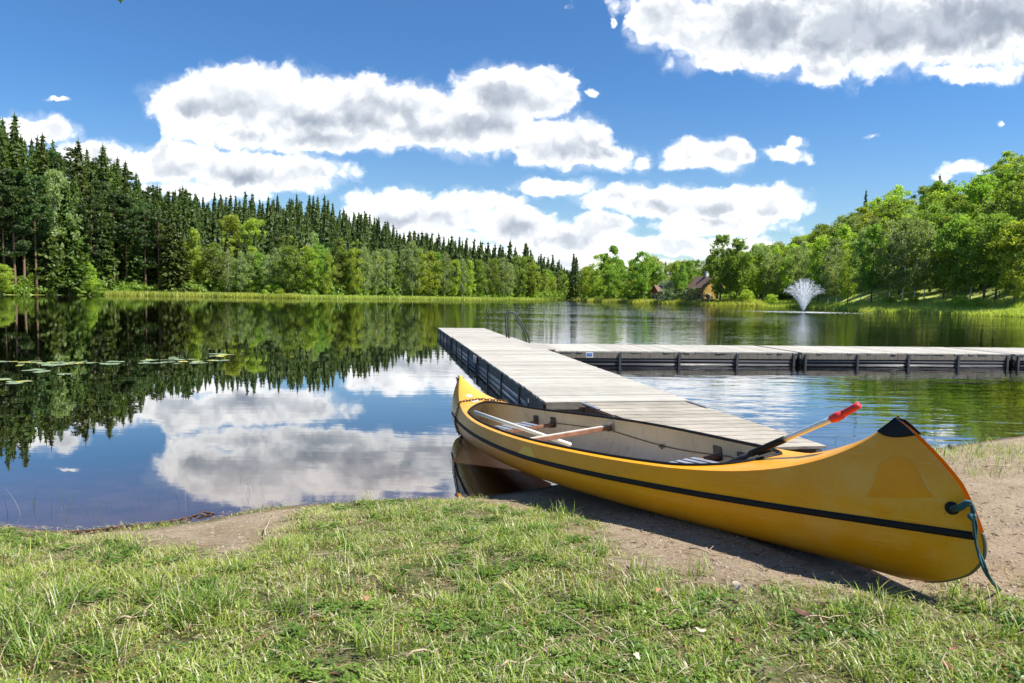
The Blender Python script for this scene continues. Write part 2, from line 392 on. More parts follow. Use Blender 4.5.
sandm = g.math('MAXIMUM', g.attr('sand'), g.math('SUBTRACT', 1.0, g.smooth(g.math('ADD', sdn, g.math('MULTIPLY', g.noise(p, 5, 5), .3)), .15, .4)))
near_c = g.mix(sandm, soil, sandc)
near_c = g.mix(wet, g.mix(1.0, near_c, (.42, .40, .40), 'MULTIPLY'), near_c)
bedc = g.ramp(g.noise(p, 2.2, 8, .7), [(.3, (.14, .088, .075)), (.7, (.32, .21, .18))])
deepc = g.ramp(g.noise(p, .5, 5), [(.3, (.018, .018, .008)), (.7, (.035, .032, .014))])
bedc = g.mix(g.smooth(sdn, -4.2, -.2), deepc, bedc)
under = g.smooth(sdn, -.02, .02)
forest = g.ramp(g.noise(p, .3, 5), [(.3, (.03, .035, .015)), (.7, (.07, .09, .03))])
lawn = g.ramp(g.noise(p, .35, 6), [(.3, (.22, .29, .05)), (.7, (.40, .44, .12))])
px_, py_, pz_ = g.sep(p)
farc = g.mix(g.smooth(sdn, 9, 17), lawn, forest)
isfar = g.smooth(g.vec('LENGTH', p, out=1), 30, 45)
land = g.mix(isfar, near_c, farc)
g.put(g.b.inputs['Base Color'], g.mix(under, bedc, land)); g.b.inputs['Roughness'].default_value = .95; g.b.inputs['Specular IOR Level'].default_value = .15
hh = g.math('ADD', g.math('MULTIPLY', g.noise(p, 9, 8, .7), 1.0), g.math('MULTIPLY', g.noise(p, 45, 8, .8), .6))
g.put(g.b.inputs['Normal'], g.bump(hh, .9, .05))
o = obj_np('ground', np.stack([X, Y, Z], -1).reshape(-1, 3), Fq, g.m, smooth=True, attrs={'sand': sa, 'shore': np.clip(sdv, -40, 40)})
tag(o, kind='structure')

# ------------------------------------------------------------------ water
w = mat('lake_water'); w.n.remove(w.b); p = w.pos(); x_, y_, z_ = w.sep(p)
# calm on the left, breezy on the right of the docks and far out
rip = w.smooth(w.math('SUBTRACT', x_, w.math('MULTIPLY', y_, -.12)), -1.0, 4.5)
farr = w.math('MULTIPLY', w.smooth(y_, 18, 60), w.smooth(w.math('DIVIDE', x_, w.math('MAXIMUM', y_, 1.0)), -.12, .06))
patch = w.smooth(w.noise(w.vec('MULTIPLY', p, (.035, .11, 1)), 1, 6, .7), .44, .58)
amp = w.math('ADD', .0022, w.math('ADD', w.math('MULTIPLY', rip, .034), w.math('MULTIPLY', w.math('MULTIPLY', farr, patch), .09)))
lf = w.math('MULTIPLY', w.smooth(y_, 14, 60), .0035)
amp = w.math('ADD', amp, lf)
n1 = w.noise(w.vec('MULTIPLY', p, (.42, 1.25, 1)), 1.7, 2, .45, .5)
n2 = w.noise(w.vec('MULTIPLY', p, (.7, 2.4, 1)), 3.2, 2, .5, .4)
hgt = w.math('MULTIPLY', w.math('ADD', n1, w.math('MULTIPLY', n2, .22)), amp)
bmp = w.bump(hgt, 1.0, .28)
gl = w.n.new('ShaderNodeBsdfGlossy'); gl.inputs['Roughness'].default_value = .004; w.l.new(bmp, gl.inputs['Normal'])
tr = w.n.new('ShaderNodeBsdfTransparent'); tr.inputs[0].default_value = (.80, .76, .70, 1)
fr = w.n.new('ShaderNodeFresnel'); fr.inputs[0].default_value = 1.48; w.l.new(bmp, fr.inputs['Normal'])
mx = w.n.new('ShaderNodeMixShader'); w.put(mx.inputs[0], w.math('MINIMUM', w.math('MULTIPLY_ADD', fr.outputs[0], 1.85, .06), .97))
w.l.new(tr.outputs[0], mx.inputs[1]); w.l.new(gl.outputs[0], mx.inputs[2]); w.l.new(mx.outputs[0], w.o.inputs[0])
gxx = np.linspace(-125, 110, 48); gyy = np.linspace(2, 330, 64); GX, GY = np.meshgrid(gxx, gyy, indexing='ij'); ii = np.arange(GX.size).reshape(GX.shape)
o = obj_np('lake_water', np.stack([GX, GY, GX * 0], -1).reshape(-1, 3), np.stack([ii[:-1, :-1].ravel(), ii[1:, :-1].ravel(), ii[1:, 1:].ravel(), ii[:-1, 1:].ravel()], 1), w.m)
tag(o, kind='structure')

# ------------------------------------------------------------------ leaf cards
def cards(C, size, rg, aspect=1.6, up=None, droop=0.0):
    """one bent quad per centre, random orientation"""
    n = len(C); a = rg.normal(size=(n, 3)); 
    if up is not None: a = a * (1 - up) + np.array([0, 0, 1.]) * up * rg.choice([-1, 1], (n, 1))
    a /= np.linalg.norm(a, axis=1)[:, None]; b = rg.normal(size=(n, 3)); b = np.cross(a, b); b /= np.linalg.norm(b, axis=1)[:, None]
    c = np.cross(a, b); s = (size * rg.uniform(.6, 1.35, n))[:, None]
    V = np.stack([C - b * s * aspect * .5, C + c * s * .5 * .8, C + b * s * aspect * .5, C - c * s * .5 * .8], 1)
    F = np.arange(n * 4).reshape(n, 4); return V.reshape(-1, 3), F
def trunk_mb(H, r, lean=.02, limbs=(), rg=None, top=1.0, n=7):
    m = MB(); pts = []; N = 7
    for i in range(N + 1):
        t = i / N * top; pts.append((math.sin(t * 3 + lean * 90) * lean * H * t, math.cos(t * 2.3) * lean * H * t * .6, H * t))
    m.tube(pts, [r * (1.25 if i == 0 else 1) * (1 - i / N * top * .93) for i in range(N + 1)], n)
    for (a, b, rb) in limbs: m.tube([a, (np.array(a) * .5 + np.array(b) * .5) + np.array([0, 0, .15]), b], [rb, rb * .6, rb * .2], 4)
    return m
VAR = {}
def reg(kind, trunk, crown, H, tmat, cmat, crv, crf, tint):
    tm = mesh_np(kind + '_trunk', np.array(trunk.v), trunk.f, tmat, True)
    cm = mesh_np(kind + '_crown', crv, crf, cmat, False, {'tint': tint})
    VAR.setdefault(kind, []).append((tm, cm, H))
def make_spruce(seed, H=18, R=2.5, dens=1.0, base=.06, low=False, kind='spruce_tree', cmat=None):
    rg = np.random.default_rng(seed); C = []; N = []; Tn = []; limbs = []
    levels = int((24 if low else 40) * dens)
    for k in range(levels):
        t = base + (1 - base) * (k + .3 * rg.random()) / levels; z = H * t
        Rl = R * (1 - t) ** .72 * rg.uniform(.75, 1.15) + .05; nb = max(5, int((8 if low else 11) * (1 - t * .45)))
        for j in range(nb):
            a = rg.uniform(0, 2 * math.pi); L = Rl * rg.uniform(.65, 1.15); tn = rg.uniform(0, 1)
            m = max(3, int(L / (.55 if low else .30)))
            for q in range(m):
                f = (q + .6) / m; rad = L * f
                dz = -rad * .22 + f * f * L * .12
                for e in range(1 if low else 2):
                    C.append((math.cos(a) * rad + rg.normal() * .09, math.sin(a) * rad + rg.normal() * .09, z + dz + rg.normal() * .08 - e * .12))
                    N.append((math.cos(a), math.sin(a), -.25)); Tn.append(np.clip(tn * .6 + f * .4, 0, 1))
    C = np.array(C); N = np.array(N); n = len(C)
    # needle sprays: long along the branch, drooping
    b = N + rg.normal(size=(n, 3)) * .45; b /= np.linalg.norm(b, axis=1)[:, None]
    c = np.cross(b, rg.normal(size=(n, 3)) * .6 + np.array([0, 0, 1.])); c /= np.linalg.norm(c, axis=1)[:, None]
    s = ((.85 if low else .46) * rg.uniform(.7, 1.3, n) * (1 - .6 * C[:, 2] / H))[:, None]
    V = np.stack([C - b * s * .9, C + c * s * .5 - [0, 0, .04], C + b * s * 1.0 - np.array([0, 0, 1.]) * s * .2, C - c * s * .5 - [0, 0, .04]], 1)
    sp = []; nst = 9
    for k in range(nst):
        f0 = .40 if low else .70; za = H * (f0 + (.98 - f0) * k / nst); zb = min(H * (f0 + (.98 - f0) * (k + 2.4) / nst), H * 1.02); ra = R * (.62 if low else .50) * (1 - (za / H)) ** 1.0 + .03
        for j in range(7):
            a0 = 2 * math.pi * (j + rg.random() * .6) / 7; a1 = a0 + 1.15; rj = ra * rg.uniform(.8, 1.7)
            sp.append([(math.cos(a0) * rj, math.sin(a0) * rj, za - .1), (math.cos(a1) * rj, math.sin(a1) * rj, za - .15 * rg.random()), (math.cos(a1) * .02, math.sin(a1) * .02, zb), (math.cos(a0) * .02, math.sin(a0) * .02, zb)])
    V = np.concatenate([V, np.array(sp)]); Tn = list(Tn) + list(rg.uniform(.1, .6, len(sp))); n = len(Tn)
    tr = trunk_mb(H, .16 * H / 18 + .04, .004, n=5 if low else 7)
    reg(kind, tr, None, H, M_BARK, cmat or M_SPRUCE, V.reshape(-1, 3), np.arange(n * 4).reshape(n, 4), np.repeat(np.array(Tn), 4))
def clump_crown(rg, centres, rad, per, leaf, flat=.75, droop=0):
    C = []; Tn = []
    for (c, r) in zip(centres, rad):
        q = rg.normal(size=(per, 3)); q /= np.linalg.norm(q, axis=1)[:, None]; q *= (rg.random(per) ** .45)[:, None] * r
        q[:, 2] *= flat
        if droop: q[:, 2] -= droop * np.hypot(q[:, 0], q[:, 1]) * rg.random(per)
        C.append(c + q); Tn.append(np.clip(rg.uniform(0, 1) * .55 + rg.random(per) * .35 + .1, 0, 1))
    C = np.concatenate(C); V, F = cards(C, leaf, rg); return V, F, np.repeat(np.concatenate(Tn), 4)
def make_leafy(kind, seed, H=12, R=3.2, base=.22, shape='oval', nc=85, per=62, leaf=.26, tmat=None, cmat=None, cl=.85, droop=0, lean=.015, tr=.15, flat=.75):
    rg = np.random.default_rng(seed); cs = []; rs = []; limbs = []
    while len(cs) < nc:
        t = rg.random(); th = rg.uniform(0, 2 * math.pi)
        if shape == 'oval': prof = math.sin(math.pi * min(1, (t * .93 + .05))) ** .6
        elif shape == 'cone': prof = (1 - t) ** .55 * min(1, t * 6 + .3)
        elif shape == 'pine': prof = .45 + .55 * math.sin(math.pi * t)
        else: prof = math.sqrt(max(0, 1 - (2 * t - 1) ** 2)) 
        lob = 1 + .22 * math.sin(3 * th + seed) + .15 * math.sin(5 * th + seed * 2 + t * 7)
        rad = R * prof * lob * rg.random() ** .38; z = H * base + t * H * (1 - base) * .96
        cs.append(np.array([math.cos(th) * rad, math.sin(th) * rad, z])); rs.append(cl * rg.uniform(.6, 1.25))
        if len(cs) % 5 == 0: limbs.append(((0, 0, max(H * base * .8, z - rad * .8)), tuple(cs[-1]), .045 * H / 12))
    V, F, tn = clump_crown(rg, cs, rs, per, leaf, flat, droop)
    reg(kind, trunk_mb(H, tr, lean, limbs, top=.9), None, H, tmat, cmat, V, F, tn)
for s in range(5): make_spruce(10 + s, 18, [2.7, 3.1, 2.4, 2.9, 3.3][s], base=[.05, .08, .12, .05, .1][s])
make_spruce(31, 18, 2.9, .8, low=True, kind='far_spruce', cmat=M_FAR); make_spruce(32, 18, 3.3, .8, low=True, kind='far_spruce', cmat=M_FAR)
for s in range(4): make_leafy('pine_tree', 40 + s, 18, 2.5, [.35, .5, .3, .42][s], 'pine', 52, 80, .26, M_PBARK, M_PINE, .85, 0, .012, .19, .5)
for s in range(4): make_leafy('birch_tree', 50 + s, 13, [2.6, 2.2, 2.9, 2.4][s], .18, 'oval', 85, 62, .21, M_WBARK, M_BIRCH, .8, .55, .02, .11)
for s in range(4): make_leafy('aspen_tree', 60 + s, 13, [2.9, 2.4, 3.2, 2.6][s], .15, ['oval', 'cone', 'oval', 'round'][s], 90, 60, .25, M_BARK, M_ASPEN, .85, .15, .015, .14)
for s in range(5): make_leafy('alder_tree', 70 + s, 12, [3.3, 2.8, 3.7, 3.0, 3.4][s], [.2, .15, .25, .22, .18][s], ['round', 'oval', 'round', 'oval', 'round'][s], 95, 62, .26, M_BARK, M_ALDER, .9, .1, .02, .17)
for s in range(3): make_leafy('willow_shrub', 80 + s, 3, 1.5, .02, 'round', 45, 60, .13, M_BARK, M_WILLOW, .5, .1, .01, .04)
for s in range(3): make_leafy('low_bush', 90 + s, 2.4, 1.5, .02, 'round', 40, 60, .14, M_BARK, M_ASPEN, .45, .1, .01, .04)

PLACED = []
def tree(kind, x, y, h, label, cat, group=None, wide=1.0, v=None, name=None, sink=.12):
    vs = VAR[kind]; tm, cm, H = vs[v if v is not None else random.randrange(len(vs))]
    z = gz1(x, y) - sink
    r = empty(name or kind, (x, y, z), random.uniform(0, 6.283)); s = h / H
    r.scale = (s * wide, s * wide, s)
    link('trunk', tm, r); link('crown', cm, r)
    tag(r, label, cat, group); PLACED.append((x, y)); return r

# scatter positions per region in (px, depth) space
def scatter(px0, px1, d_extra0, d_extra1, spacing, nmax, seed, taken, power=1.0, maxdepth=None):
    rg = np.random.default_rng(seed); out = []
    for _ in range(nmax * 30):
        if len(out) >= nmax: break
        px = rg.uniform(px0, px1); a = math.atan((px - 512) / FPX); sh = np.interp(a, AZ_S, SH)
        r = sh + d_extra0 + (d_extra1 - d_extra0) * rg.random() ** power; x, y = r * math.sin(a), r * math.cos(a)
        sp = spacing * (1 + r / 900)
        if all((x - q[0]) ** 2 + (y - q[1]) ** 2 > sp * sp for q in taken): out.append((x, y, px, r - sh)); taken.append((x, y))
    return out
def top_at(x, y, pytop, px):
    """height of a tree standing at x, y whose top shows at image row pytop"""
    return 1.45 + (hor(px) - pytop) / FPX * y - gz1(x, y)
def shore_tree(kind, px, extra, pytop, label, cat, group=None, wide=1.0, v=None):
    a = math.atan((px - 512) / FPX); r = np.interp(a, AZ_S, SH) + extra; x, y = r * math.sin(a), r * math.cos(a)
    taken.append((x, y)); return tree(kind, x, y, max(1.2, top_at(x, y, pytop, px)), label, cat, group, wide, v)
taken = []
# --- standout trees first
shore_tree('birch_tree', 57, 4, 168, 'tall pale birch with a white trunk standing out among the dark conifers at far left', 'tree', None, .72, 1)
shore_tree('spruce_tree', 82, 26, 142, 'tall pointed spruce that overtops the left slope between two neighbours', 'tree', None, 1.1, 0)
shore_tree('spruce_tree', 106, 28, 147, 'pointed spruce just right of the tallest skyline spruce on the left slope', 'tree', None, 1.1, 1)
shore_tree('spruce_tree', 47, 26, 137, 'spruce on the left skyline, left of the two lone pointed tops', 'tree', None, 1.1, 3)
shore_tree('spruce_tree', 20, 30, 117, 'highest spruce tip in the picture, near the left edge of the skyline', 'tree', None, 1.1, 4)
shore_tree('spruce_tree', 128, 30, 163, 'dark spruce tip where the left slope starts to drop towards the marsh', 'tree', None, 1.1, 2)
shore_tree('aspen_tree', 86, 1.5, 262, 'low bright green broadleaf tree at the water under the dark left conifers', 'tree', None, 1.5, 0)
shore_tree('aspen_tree', 2, 1.5, 262, 'bright green low branchy tree cut by the left picture edge', 'tree', None, 1.4, 2)
shore_tree('aspen_tree', 194, 7, 228, 'yellow green aspen at the right end of the dark left conifers', 'tree', None, .9, 1)
shore_tree('alder_tree', 214, 7, 243, 'rounded green alder just right of the yellow green aspen on the left bank', 'tree', None, 1.0, 0)
shore_tree('aspen_tree', 231, 34, 215, 'bright aspen high among the spruces, left of its twin', 'tree', None, 1.1, 0)
shore_tree('aspen_tree', 256, 34, 216, 'bright aspen high among the spruces, right of its twin', 'tree', None, 1.0, 2)
shore_tree('alder_tree', 610, 7, 245, 'tall dark alder, left of the pair behind the cove', 'tree', None, .75, 1)
shore_tree('alder_tree', 640, 7, 251, 'dark broad alder standing left of the red cottage', 'tree', None, .95, 2)
shore_tree('aspen_tree', 586, 10, 266, 'pale green tree at the mouth of the narrow cove', 'tree', None, .9, 0)
shore_tree('alder_tree', 680, 6, 263, 'green alder between the two rounded grey willow shrubs', 'tree', None, .7, 3)
shore_tree('alder_tree', 719, 4, 234, 'very dark tall tree beside the yellow house, its top bent over the skyline', 'tree', None, .85, 1)
shore_tree('alder_tree', 735, 5, 238, 'dark tree right behind the very dark one beside the yellow house', 'tree', None, .9, 3)
shore_tree('aspen_tree', 1012, 9, 216, 'bright green full crowned tree nearest the right picture edge', 'tree', None, 1.05, 2)
shore_tree('spruce_tree', 859, 80, 191, 'small dark spruce poking out of the leafy right hill, lower of two', 'tree', None, .8, 0)
shore_tree('spruce_tree', 931, 75, 176, 'small dark spruce poking out of the leafy right hill, upper of two', 'tree', None, .8, 1)
shore_tree('willow_shrub', 668, 3.5, 279, 'rounded grey green willow shrub in front of the red cottage', 'shrub', None, 1.0, 0)
shore_tree('willow_shrub', 689, 3.0, 287, 'rounded grey green willow shrub in front of the yellow house', 'shrub', None, 1.25, 1)
shore_tree('willow_shrub', 705, 2.0, 294, 'small pale willow shrub at the foot of the yellow house', 'shrub', None, 1.3, 2)
def shore_pt(px, ex):
    a = math.atan((px - 512) / FPX); r = np.interp(a, AZ_S, SH) + ex; return (r * math.sin(a), r * math.cos(a))
HOUSE = [shore_pt(703, 12), shore_pt(659, 13)]
for hx, hy in HOUSE: taken += [(hx + dx, hy + dy) for dx in (-4, 0, 4) for dy in (-14, -7, 0, 5)]
ORD = ['first', 'second', 'third', 'fourth', 'fifth', 'sixth', 'seventh', 'eighth', 'ninth', 'tenth', 'eleventh', 'twelfth', 'thirteenth', 'fourteenth', 'fifteenth', 'sixteenth', 'seventeenth', 'eighteenth', 'nineteenth', 'twentieth']
# --- front rows, evenly read from left to right
def front(kinds, px0, px1, n, e0, e1, top, wide, where, seed, only_sorted=True):
    rg = np.random.default_rng(seed); cnt = {}
    for k in range(n):
        px = px0 + (px1 - px0) * (k + .5) / n + rg.uniform(-.25, .25) * (px1 - px0) / n
        kd, word = kinds[rg.integers(len(kinds))]; cnt[kd] = cnt.get(kd, 0) + 1
        py = np.interp(px, *zip(*top)) + rg.normal() * 4
        nth = ORD[min(cnt[kd], 20) - 1]
        shore_tree(kd, px, rg.uniform(e0, e1), py, f'{word}, {nth} such from the left {where}', 'tree', 'front row trees ' + where, wide * rg.uniform(.85, 1.15))
BI = ('birch_tree', 'grey green drooping birch'); AS = ('aspen_tree', 'light yellow green aspen'); AL = ('alder_tree', 'mid green rounded alder'); PI_ = ('pine_tree', 'slender dark pine'); SP = ('spruce_tree', 'dark narrow spruce')
front([SP, SP, SP, PI_], 0, 185, 17, 2, 6, [(0, 165), (60, 178), (120, 195), (185, 212)], 1.0, 'at the water on the left shore', 1)
front([BI, BI, AL, AS], 225, 400, 18, 5, 9, [(225, 252), (300, 250), (345, 242), (400, 247)], .78, 'behind the left marsh strip', 2)
front([BI, AS, AL], 400, 562, 20, 4, 8, [(400, 247), (450, 253), (500, 259), (530, 265), (562, 274)], .85, 'along the shore left of the cove', 3)
front([AL, BI, AS], 748, 850, 10, 9, 12, [(748, 246), (800, 248), (850, 236)], .85, 'behind the fountain', 4)
front([BI, AL, BI, AL], 850, 1000, 11, 10, 13, [(850, 228), (900, 222), (950, 216), (1000, 225)], .85, 'on the lawn of the right bank', 5)
front([AL, AS], 590, 715, 7, 14, 20, [(590, 262), (650, 262), (715, 258)], 1.0, 'behind the cottages', 6)

def crowd(px0, px1, e0, e1, sp, n, seed, mixk, h0, h1, where, wide=1.0, fit=None, power=1.0):
    rg = np.random.default_rng(seed + 500)
    kinds = [m[0] for m in mixk]; wts = np.array([m[2] for m in mixk], float); wts /= wts.sum()
    for (x, y, px, ex) in scatter(px0, px1, e0, e1, sp, n, seed, taken, power):
        k = rg.choice(len(kinds), p=wts); h = rg.uniform(h0, h1)
        if kinds[k] in ('spruce_tree', 'pine_tree'): h *= 1.12
        tree(kinds[k], x, y, h, f'{mixk[k][1]} {where}', 'tree', f'{mixk[k][1]}s {where}', wide * rg.uniform(.85, 1.2))
SPr = lambda w: ('spruce_tree', 'dark pointed spruce', w); PIr = lambda w: ('pine_tree', 'bushy topped pine', w)
BIr = lambda w: ('birch_tree', 'grey green birch', w); ASr = lambda w: ('aspen_tree', 'light green aspen', w); ALr = lambda w: ('alder_tree', 'mid green broadleaf tree', w)
crowd(-60, 190, 6, 26, 3.3, 190, 11, [SPr(7), PIr(1.2)], 13, 18.5, 'packed in the dense forest on the steep left slope')
crowd(-60, 190, 22, 50, 2.9, 190, 12, [SPr(7), PIr(1.6)], 15, 20, 'at the top of the steep left slope')
crowd(190, 420, 9, 60, 5.6, 75, 13, [ASr(1.3), BIr(.8), PIr(.9)], 8.5, 12, 'on the wooded hill behind the left marsh')
crowd(420, 568, 8, 60, 5.6, 60, 14, [ASr(1), BIr(1), ALr(.6), PIr(.6)], 8, 11.5, 'on the wooded slope left of the cove')
crowd(582, 760, 16, 60, 5.2, 70, 15, [ALr(4), ASr(2), BIr(1), SPr(.4)], 10, 13.5, 'in the grove behind the cottages')
crowd(745, 1045, 12, 38, 3.9, 165, 16, [ALr(3), ASr(2.2), BIr(2)], 9.5, 13.5, 'on the lower slope of the leafy right hill', 1.0)
crowd(770, 1060, 36, 90, 4.2, 215, 17, [ALr(2.5), ASr(3.5), BIr(1.6)], 11, 15, 'near the top of the leafy right hill', 1.05)

# --- the wood farther back reads as one mass
def mass(name, pts, hs, kind, cat=None, seed=5):
    rg = np.random.default_rng(seed); Vs = []; Fs = []; Ts = []; b = 0
    vs = VAR[kind]; base = []
    for tm, cm, H in vs:
        v = np.empty(len(cm.vertices) * 3, np.float32); cm.vertices.foreach_get('co', v); tn = np.empty(len(cm.vertices), np.float32); cm.attributes['tint'].data.foreach_get('value', tn)
        base.append((v.reshape(-1, 3), tn, H))
    P = np.array(pts); zz = ground_z(P[:, 0], P[:, 1])
    for i in range(len(P)):
        v, tn, H = base[rg.integers(len(base))]; a = rg.uniform(0, 6.28); s = hs[i] / H; c, sn = math.cos(a) * s, math.sin(a) * s
        Q = np.stack([v[:, 0] * c - v[:, 1] * sn + P[i, 0], v[:, 0] * sn + v[:, 1] * c + P[i, 1], v[:, 2] * s + zz[i] - .2], 1)
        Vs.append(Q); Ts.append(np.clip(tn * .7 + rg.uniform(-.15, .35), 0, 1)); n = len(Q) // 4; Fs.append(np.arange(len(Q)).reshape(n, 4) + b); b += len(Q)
    o = obj_np(name, np.concatenate(Vs), np.concatenate(Fs), vs[0][1].materials[0], attrs={'tint': np.concatenate(Ts)}); return o
rg = np.random.default_rng(3)
ps = [(q[0], q[1]) for q in scatter(180, 575, 11, 230, 3.6, 1500, 21, list(taken))]
ps = [q for q in ps if math.hypot(*q) < 520]
ps += [(q[0], q[1]) for q in scatter(-60, 200, 14, 60, 2.5, 460, 22, list(taken))]
tag(mass('hill_forest', ps, np.where(np.array([q[0] / q[1] for q in ps]) < -.46, rg.uniform(15, 21, len(ps)), 12.2 + 6.8 * rg.random(len(ps)) ** 1.3), 'far_spruce'), 'distant dark spruce forest covering the ridge behind the left bank', 'forest', kind='stuff')
pts = []
for _ in range(1500):
    px = rg.uniform(380, 640); a = math.atan((px - 512) / FPX); r = rg.uniform(620, 960); pts.append((r * math.sin(a), r * math.cos(a)))
tag(mass('far_ridge_forest', pts, rg.uniform(13, 19, len(pts)) , 'far_spruce', seed=9), 'blue dark conifer forest on the farthest ridge beyond the cove', 'forest', kind='stuff')

def make_lowbush(seed):
    rg = np.random.default_rng(seed); cs = [np.array([rg.normal() * .8, rg.normal() * .8, abs(rg.normal()) * .9 + .4]) for _ in range(14)]
    V, F, tn = clump_crown(rg, cs, [rg.uniform(.5, .9) for _ in cs], 22, .38, .75, .1); reg('undergrowth', trunk_mb(1, .02), None, 2.4, M_BARK, M_ALDER, V, F, tn)
for k in range(3): make_lowbush(700 + k)
us_ = []
for (pa, pb, e0_, e1_, nn) in ((-60, 200, 2.5, 9, 100), (200, 570, 7, 16, 260), (585, 760, 8, 22, 70), (745, 1080, 24, 34, 130)):
    rg = np.random.default_rng(nn); px = rg.uniform(pa, pb, nn); a = np.arctan((px - 512) / FPX); r = np.interp(a, AZ_S, SH) + rg.uniform(e0_, e1_, nn); us_ += list(zip(r * np.sin(a), r * np.cos(a)))
tag(mass('undergrowth', us_, np.random.default_rng(8).uniform(1.6, 3.6, len(us_)), 'undergrowth', seed=14), 'low leafy undergrowth filling the gaps between the trunks along the shores', 'undergrowth', kind='stuff')

# --- reeds and shore grass
def blades(P, h, w, rg, lean=.25, segs=2, zs=None):
    n = len(P); a = rg.uniform(0, 2 * math.pi, n); d = np.stack([np.cos(a), np.sin(a), np.zeros(n)], 1); s = np.stack([-np.sin(a), np.cos(a), np.zeros(n)], 1)
    ln = (lean * rg.uniform(.2, 1.6, n))[:, None]; h = h[:, None]; w = w[:, None]; rows = []
    for k in range(segs + 1):
        t = k / segs; c = P + d * ln * h * t ** 1.7 + np.array([0, 0, 1.]) * h * t * (1 - .3 * ln * t)
        if k < segs: rows += [c - s * w * .5 * (1 - t * .6), c + s * w * .5 * (1 - t * .6)]
        else: rows.append(c)
    V = np.stack(rows, 1); m = 2 * segs + 1; base = (np.arange(n) * m)[:, None]
    tris = []
    for k in range(segs - 1): tris += [[2 * k, 2 * k + 1, 2 * k + 3], [2 * k, 2 * k + 3, 2 * k + 2]]
    tris.append([2 * segs - 2, 2 * segs - 1, 2 * segs])
    F = (base[:, None, :] + np.array(tris)[None]).reshape(-1, 3); return V.reshape(-1, 3), F, m
def reed_strip(px0, px1, e0, e1, n, h0, h1, wd, name, label, seed):
    rg = np.random.default_rng(seed); px = rg.uniform(px0, px1, n); a = np.arctan((px - 512) / FPX); sh = np.interp(a, AZ_S, SH)
    e = e0 + (e1 - e0) * rg.random(n); r = sh + e; x = r * np.sin(a); y = r * np.cos(a); z = ground_z(x, y)
    z = np.maximum(z, -.05); V, F, m = blades(np.stack([x, y, z], 1), rg.uniform(h0, h1, n), np.full(n, wd), rg, .3)
    tn = np.repeat(np.clip(rg.random(n) * .5 + .5 * (np.sin(px * .11) * .5 + .5), 0, 1), m)
    tag(obj_np(name, V, F, M_REED, attrs={'tint': tn}), label, 'grass', kind='stuff')
reed_strip(106, 300, -3, 9, 16000, .5, 1.2, .16, 'marsh_grass', 'yellow green marsh grass strip at the waterline of the left shore', 1)
reed_strip(300, 568, -1.5, 4, 12000, .4, 1.0, .14, 'shore_grass', 'thin light green grass edge along the far shore left of the cove', 2)
reed_strip(576, 760, -1.5, 9, 12000, .5, 1.2, .14, 'shore_grass', 'bright grass and rushes in front of the cottages', 3)
reed_strip(745, 1080, -1, 11, 26000, .25, .8, .09, 'bank_grass', 'bright sunlit grass on the right bank below the trees', 4)
for k, (px, ex, h, lab) in enumerate([(198, 3, 287, 'low yellow green bush at the edge of the left marsh, below the aspen'), (273, 4, 284, 'low yellow green bush in the marsh grass, right of the first'), (280, 4, 288, 'smallest yellow bush in the left marsh grass'),
      (770, 5, 294, 'small bush on the bank left of the fountain'), (745, 4, 290, 'leafy bush on the bank beside the very dark tree'), (890, 9, 296, 'low grey green bush under the right bank trees, leftmost'), (912, 9, 296, 'low grey green bush under the right bank trees, second from the left'), (958, 6, 295, 'yellow green bush on the sunlit right bank'), (975, 6, 297, 'small yellow green bush beside the larger one on the right bank')]):
    shore_tree('low_bush', px, ex, h, lab, 'bush', None, 1.2 if px < 850 else 1.0)

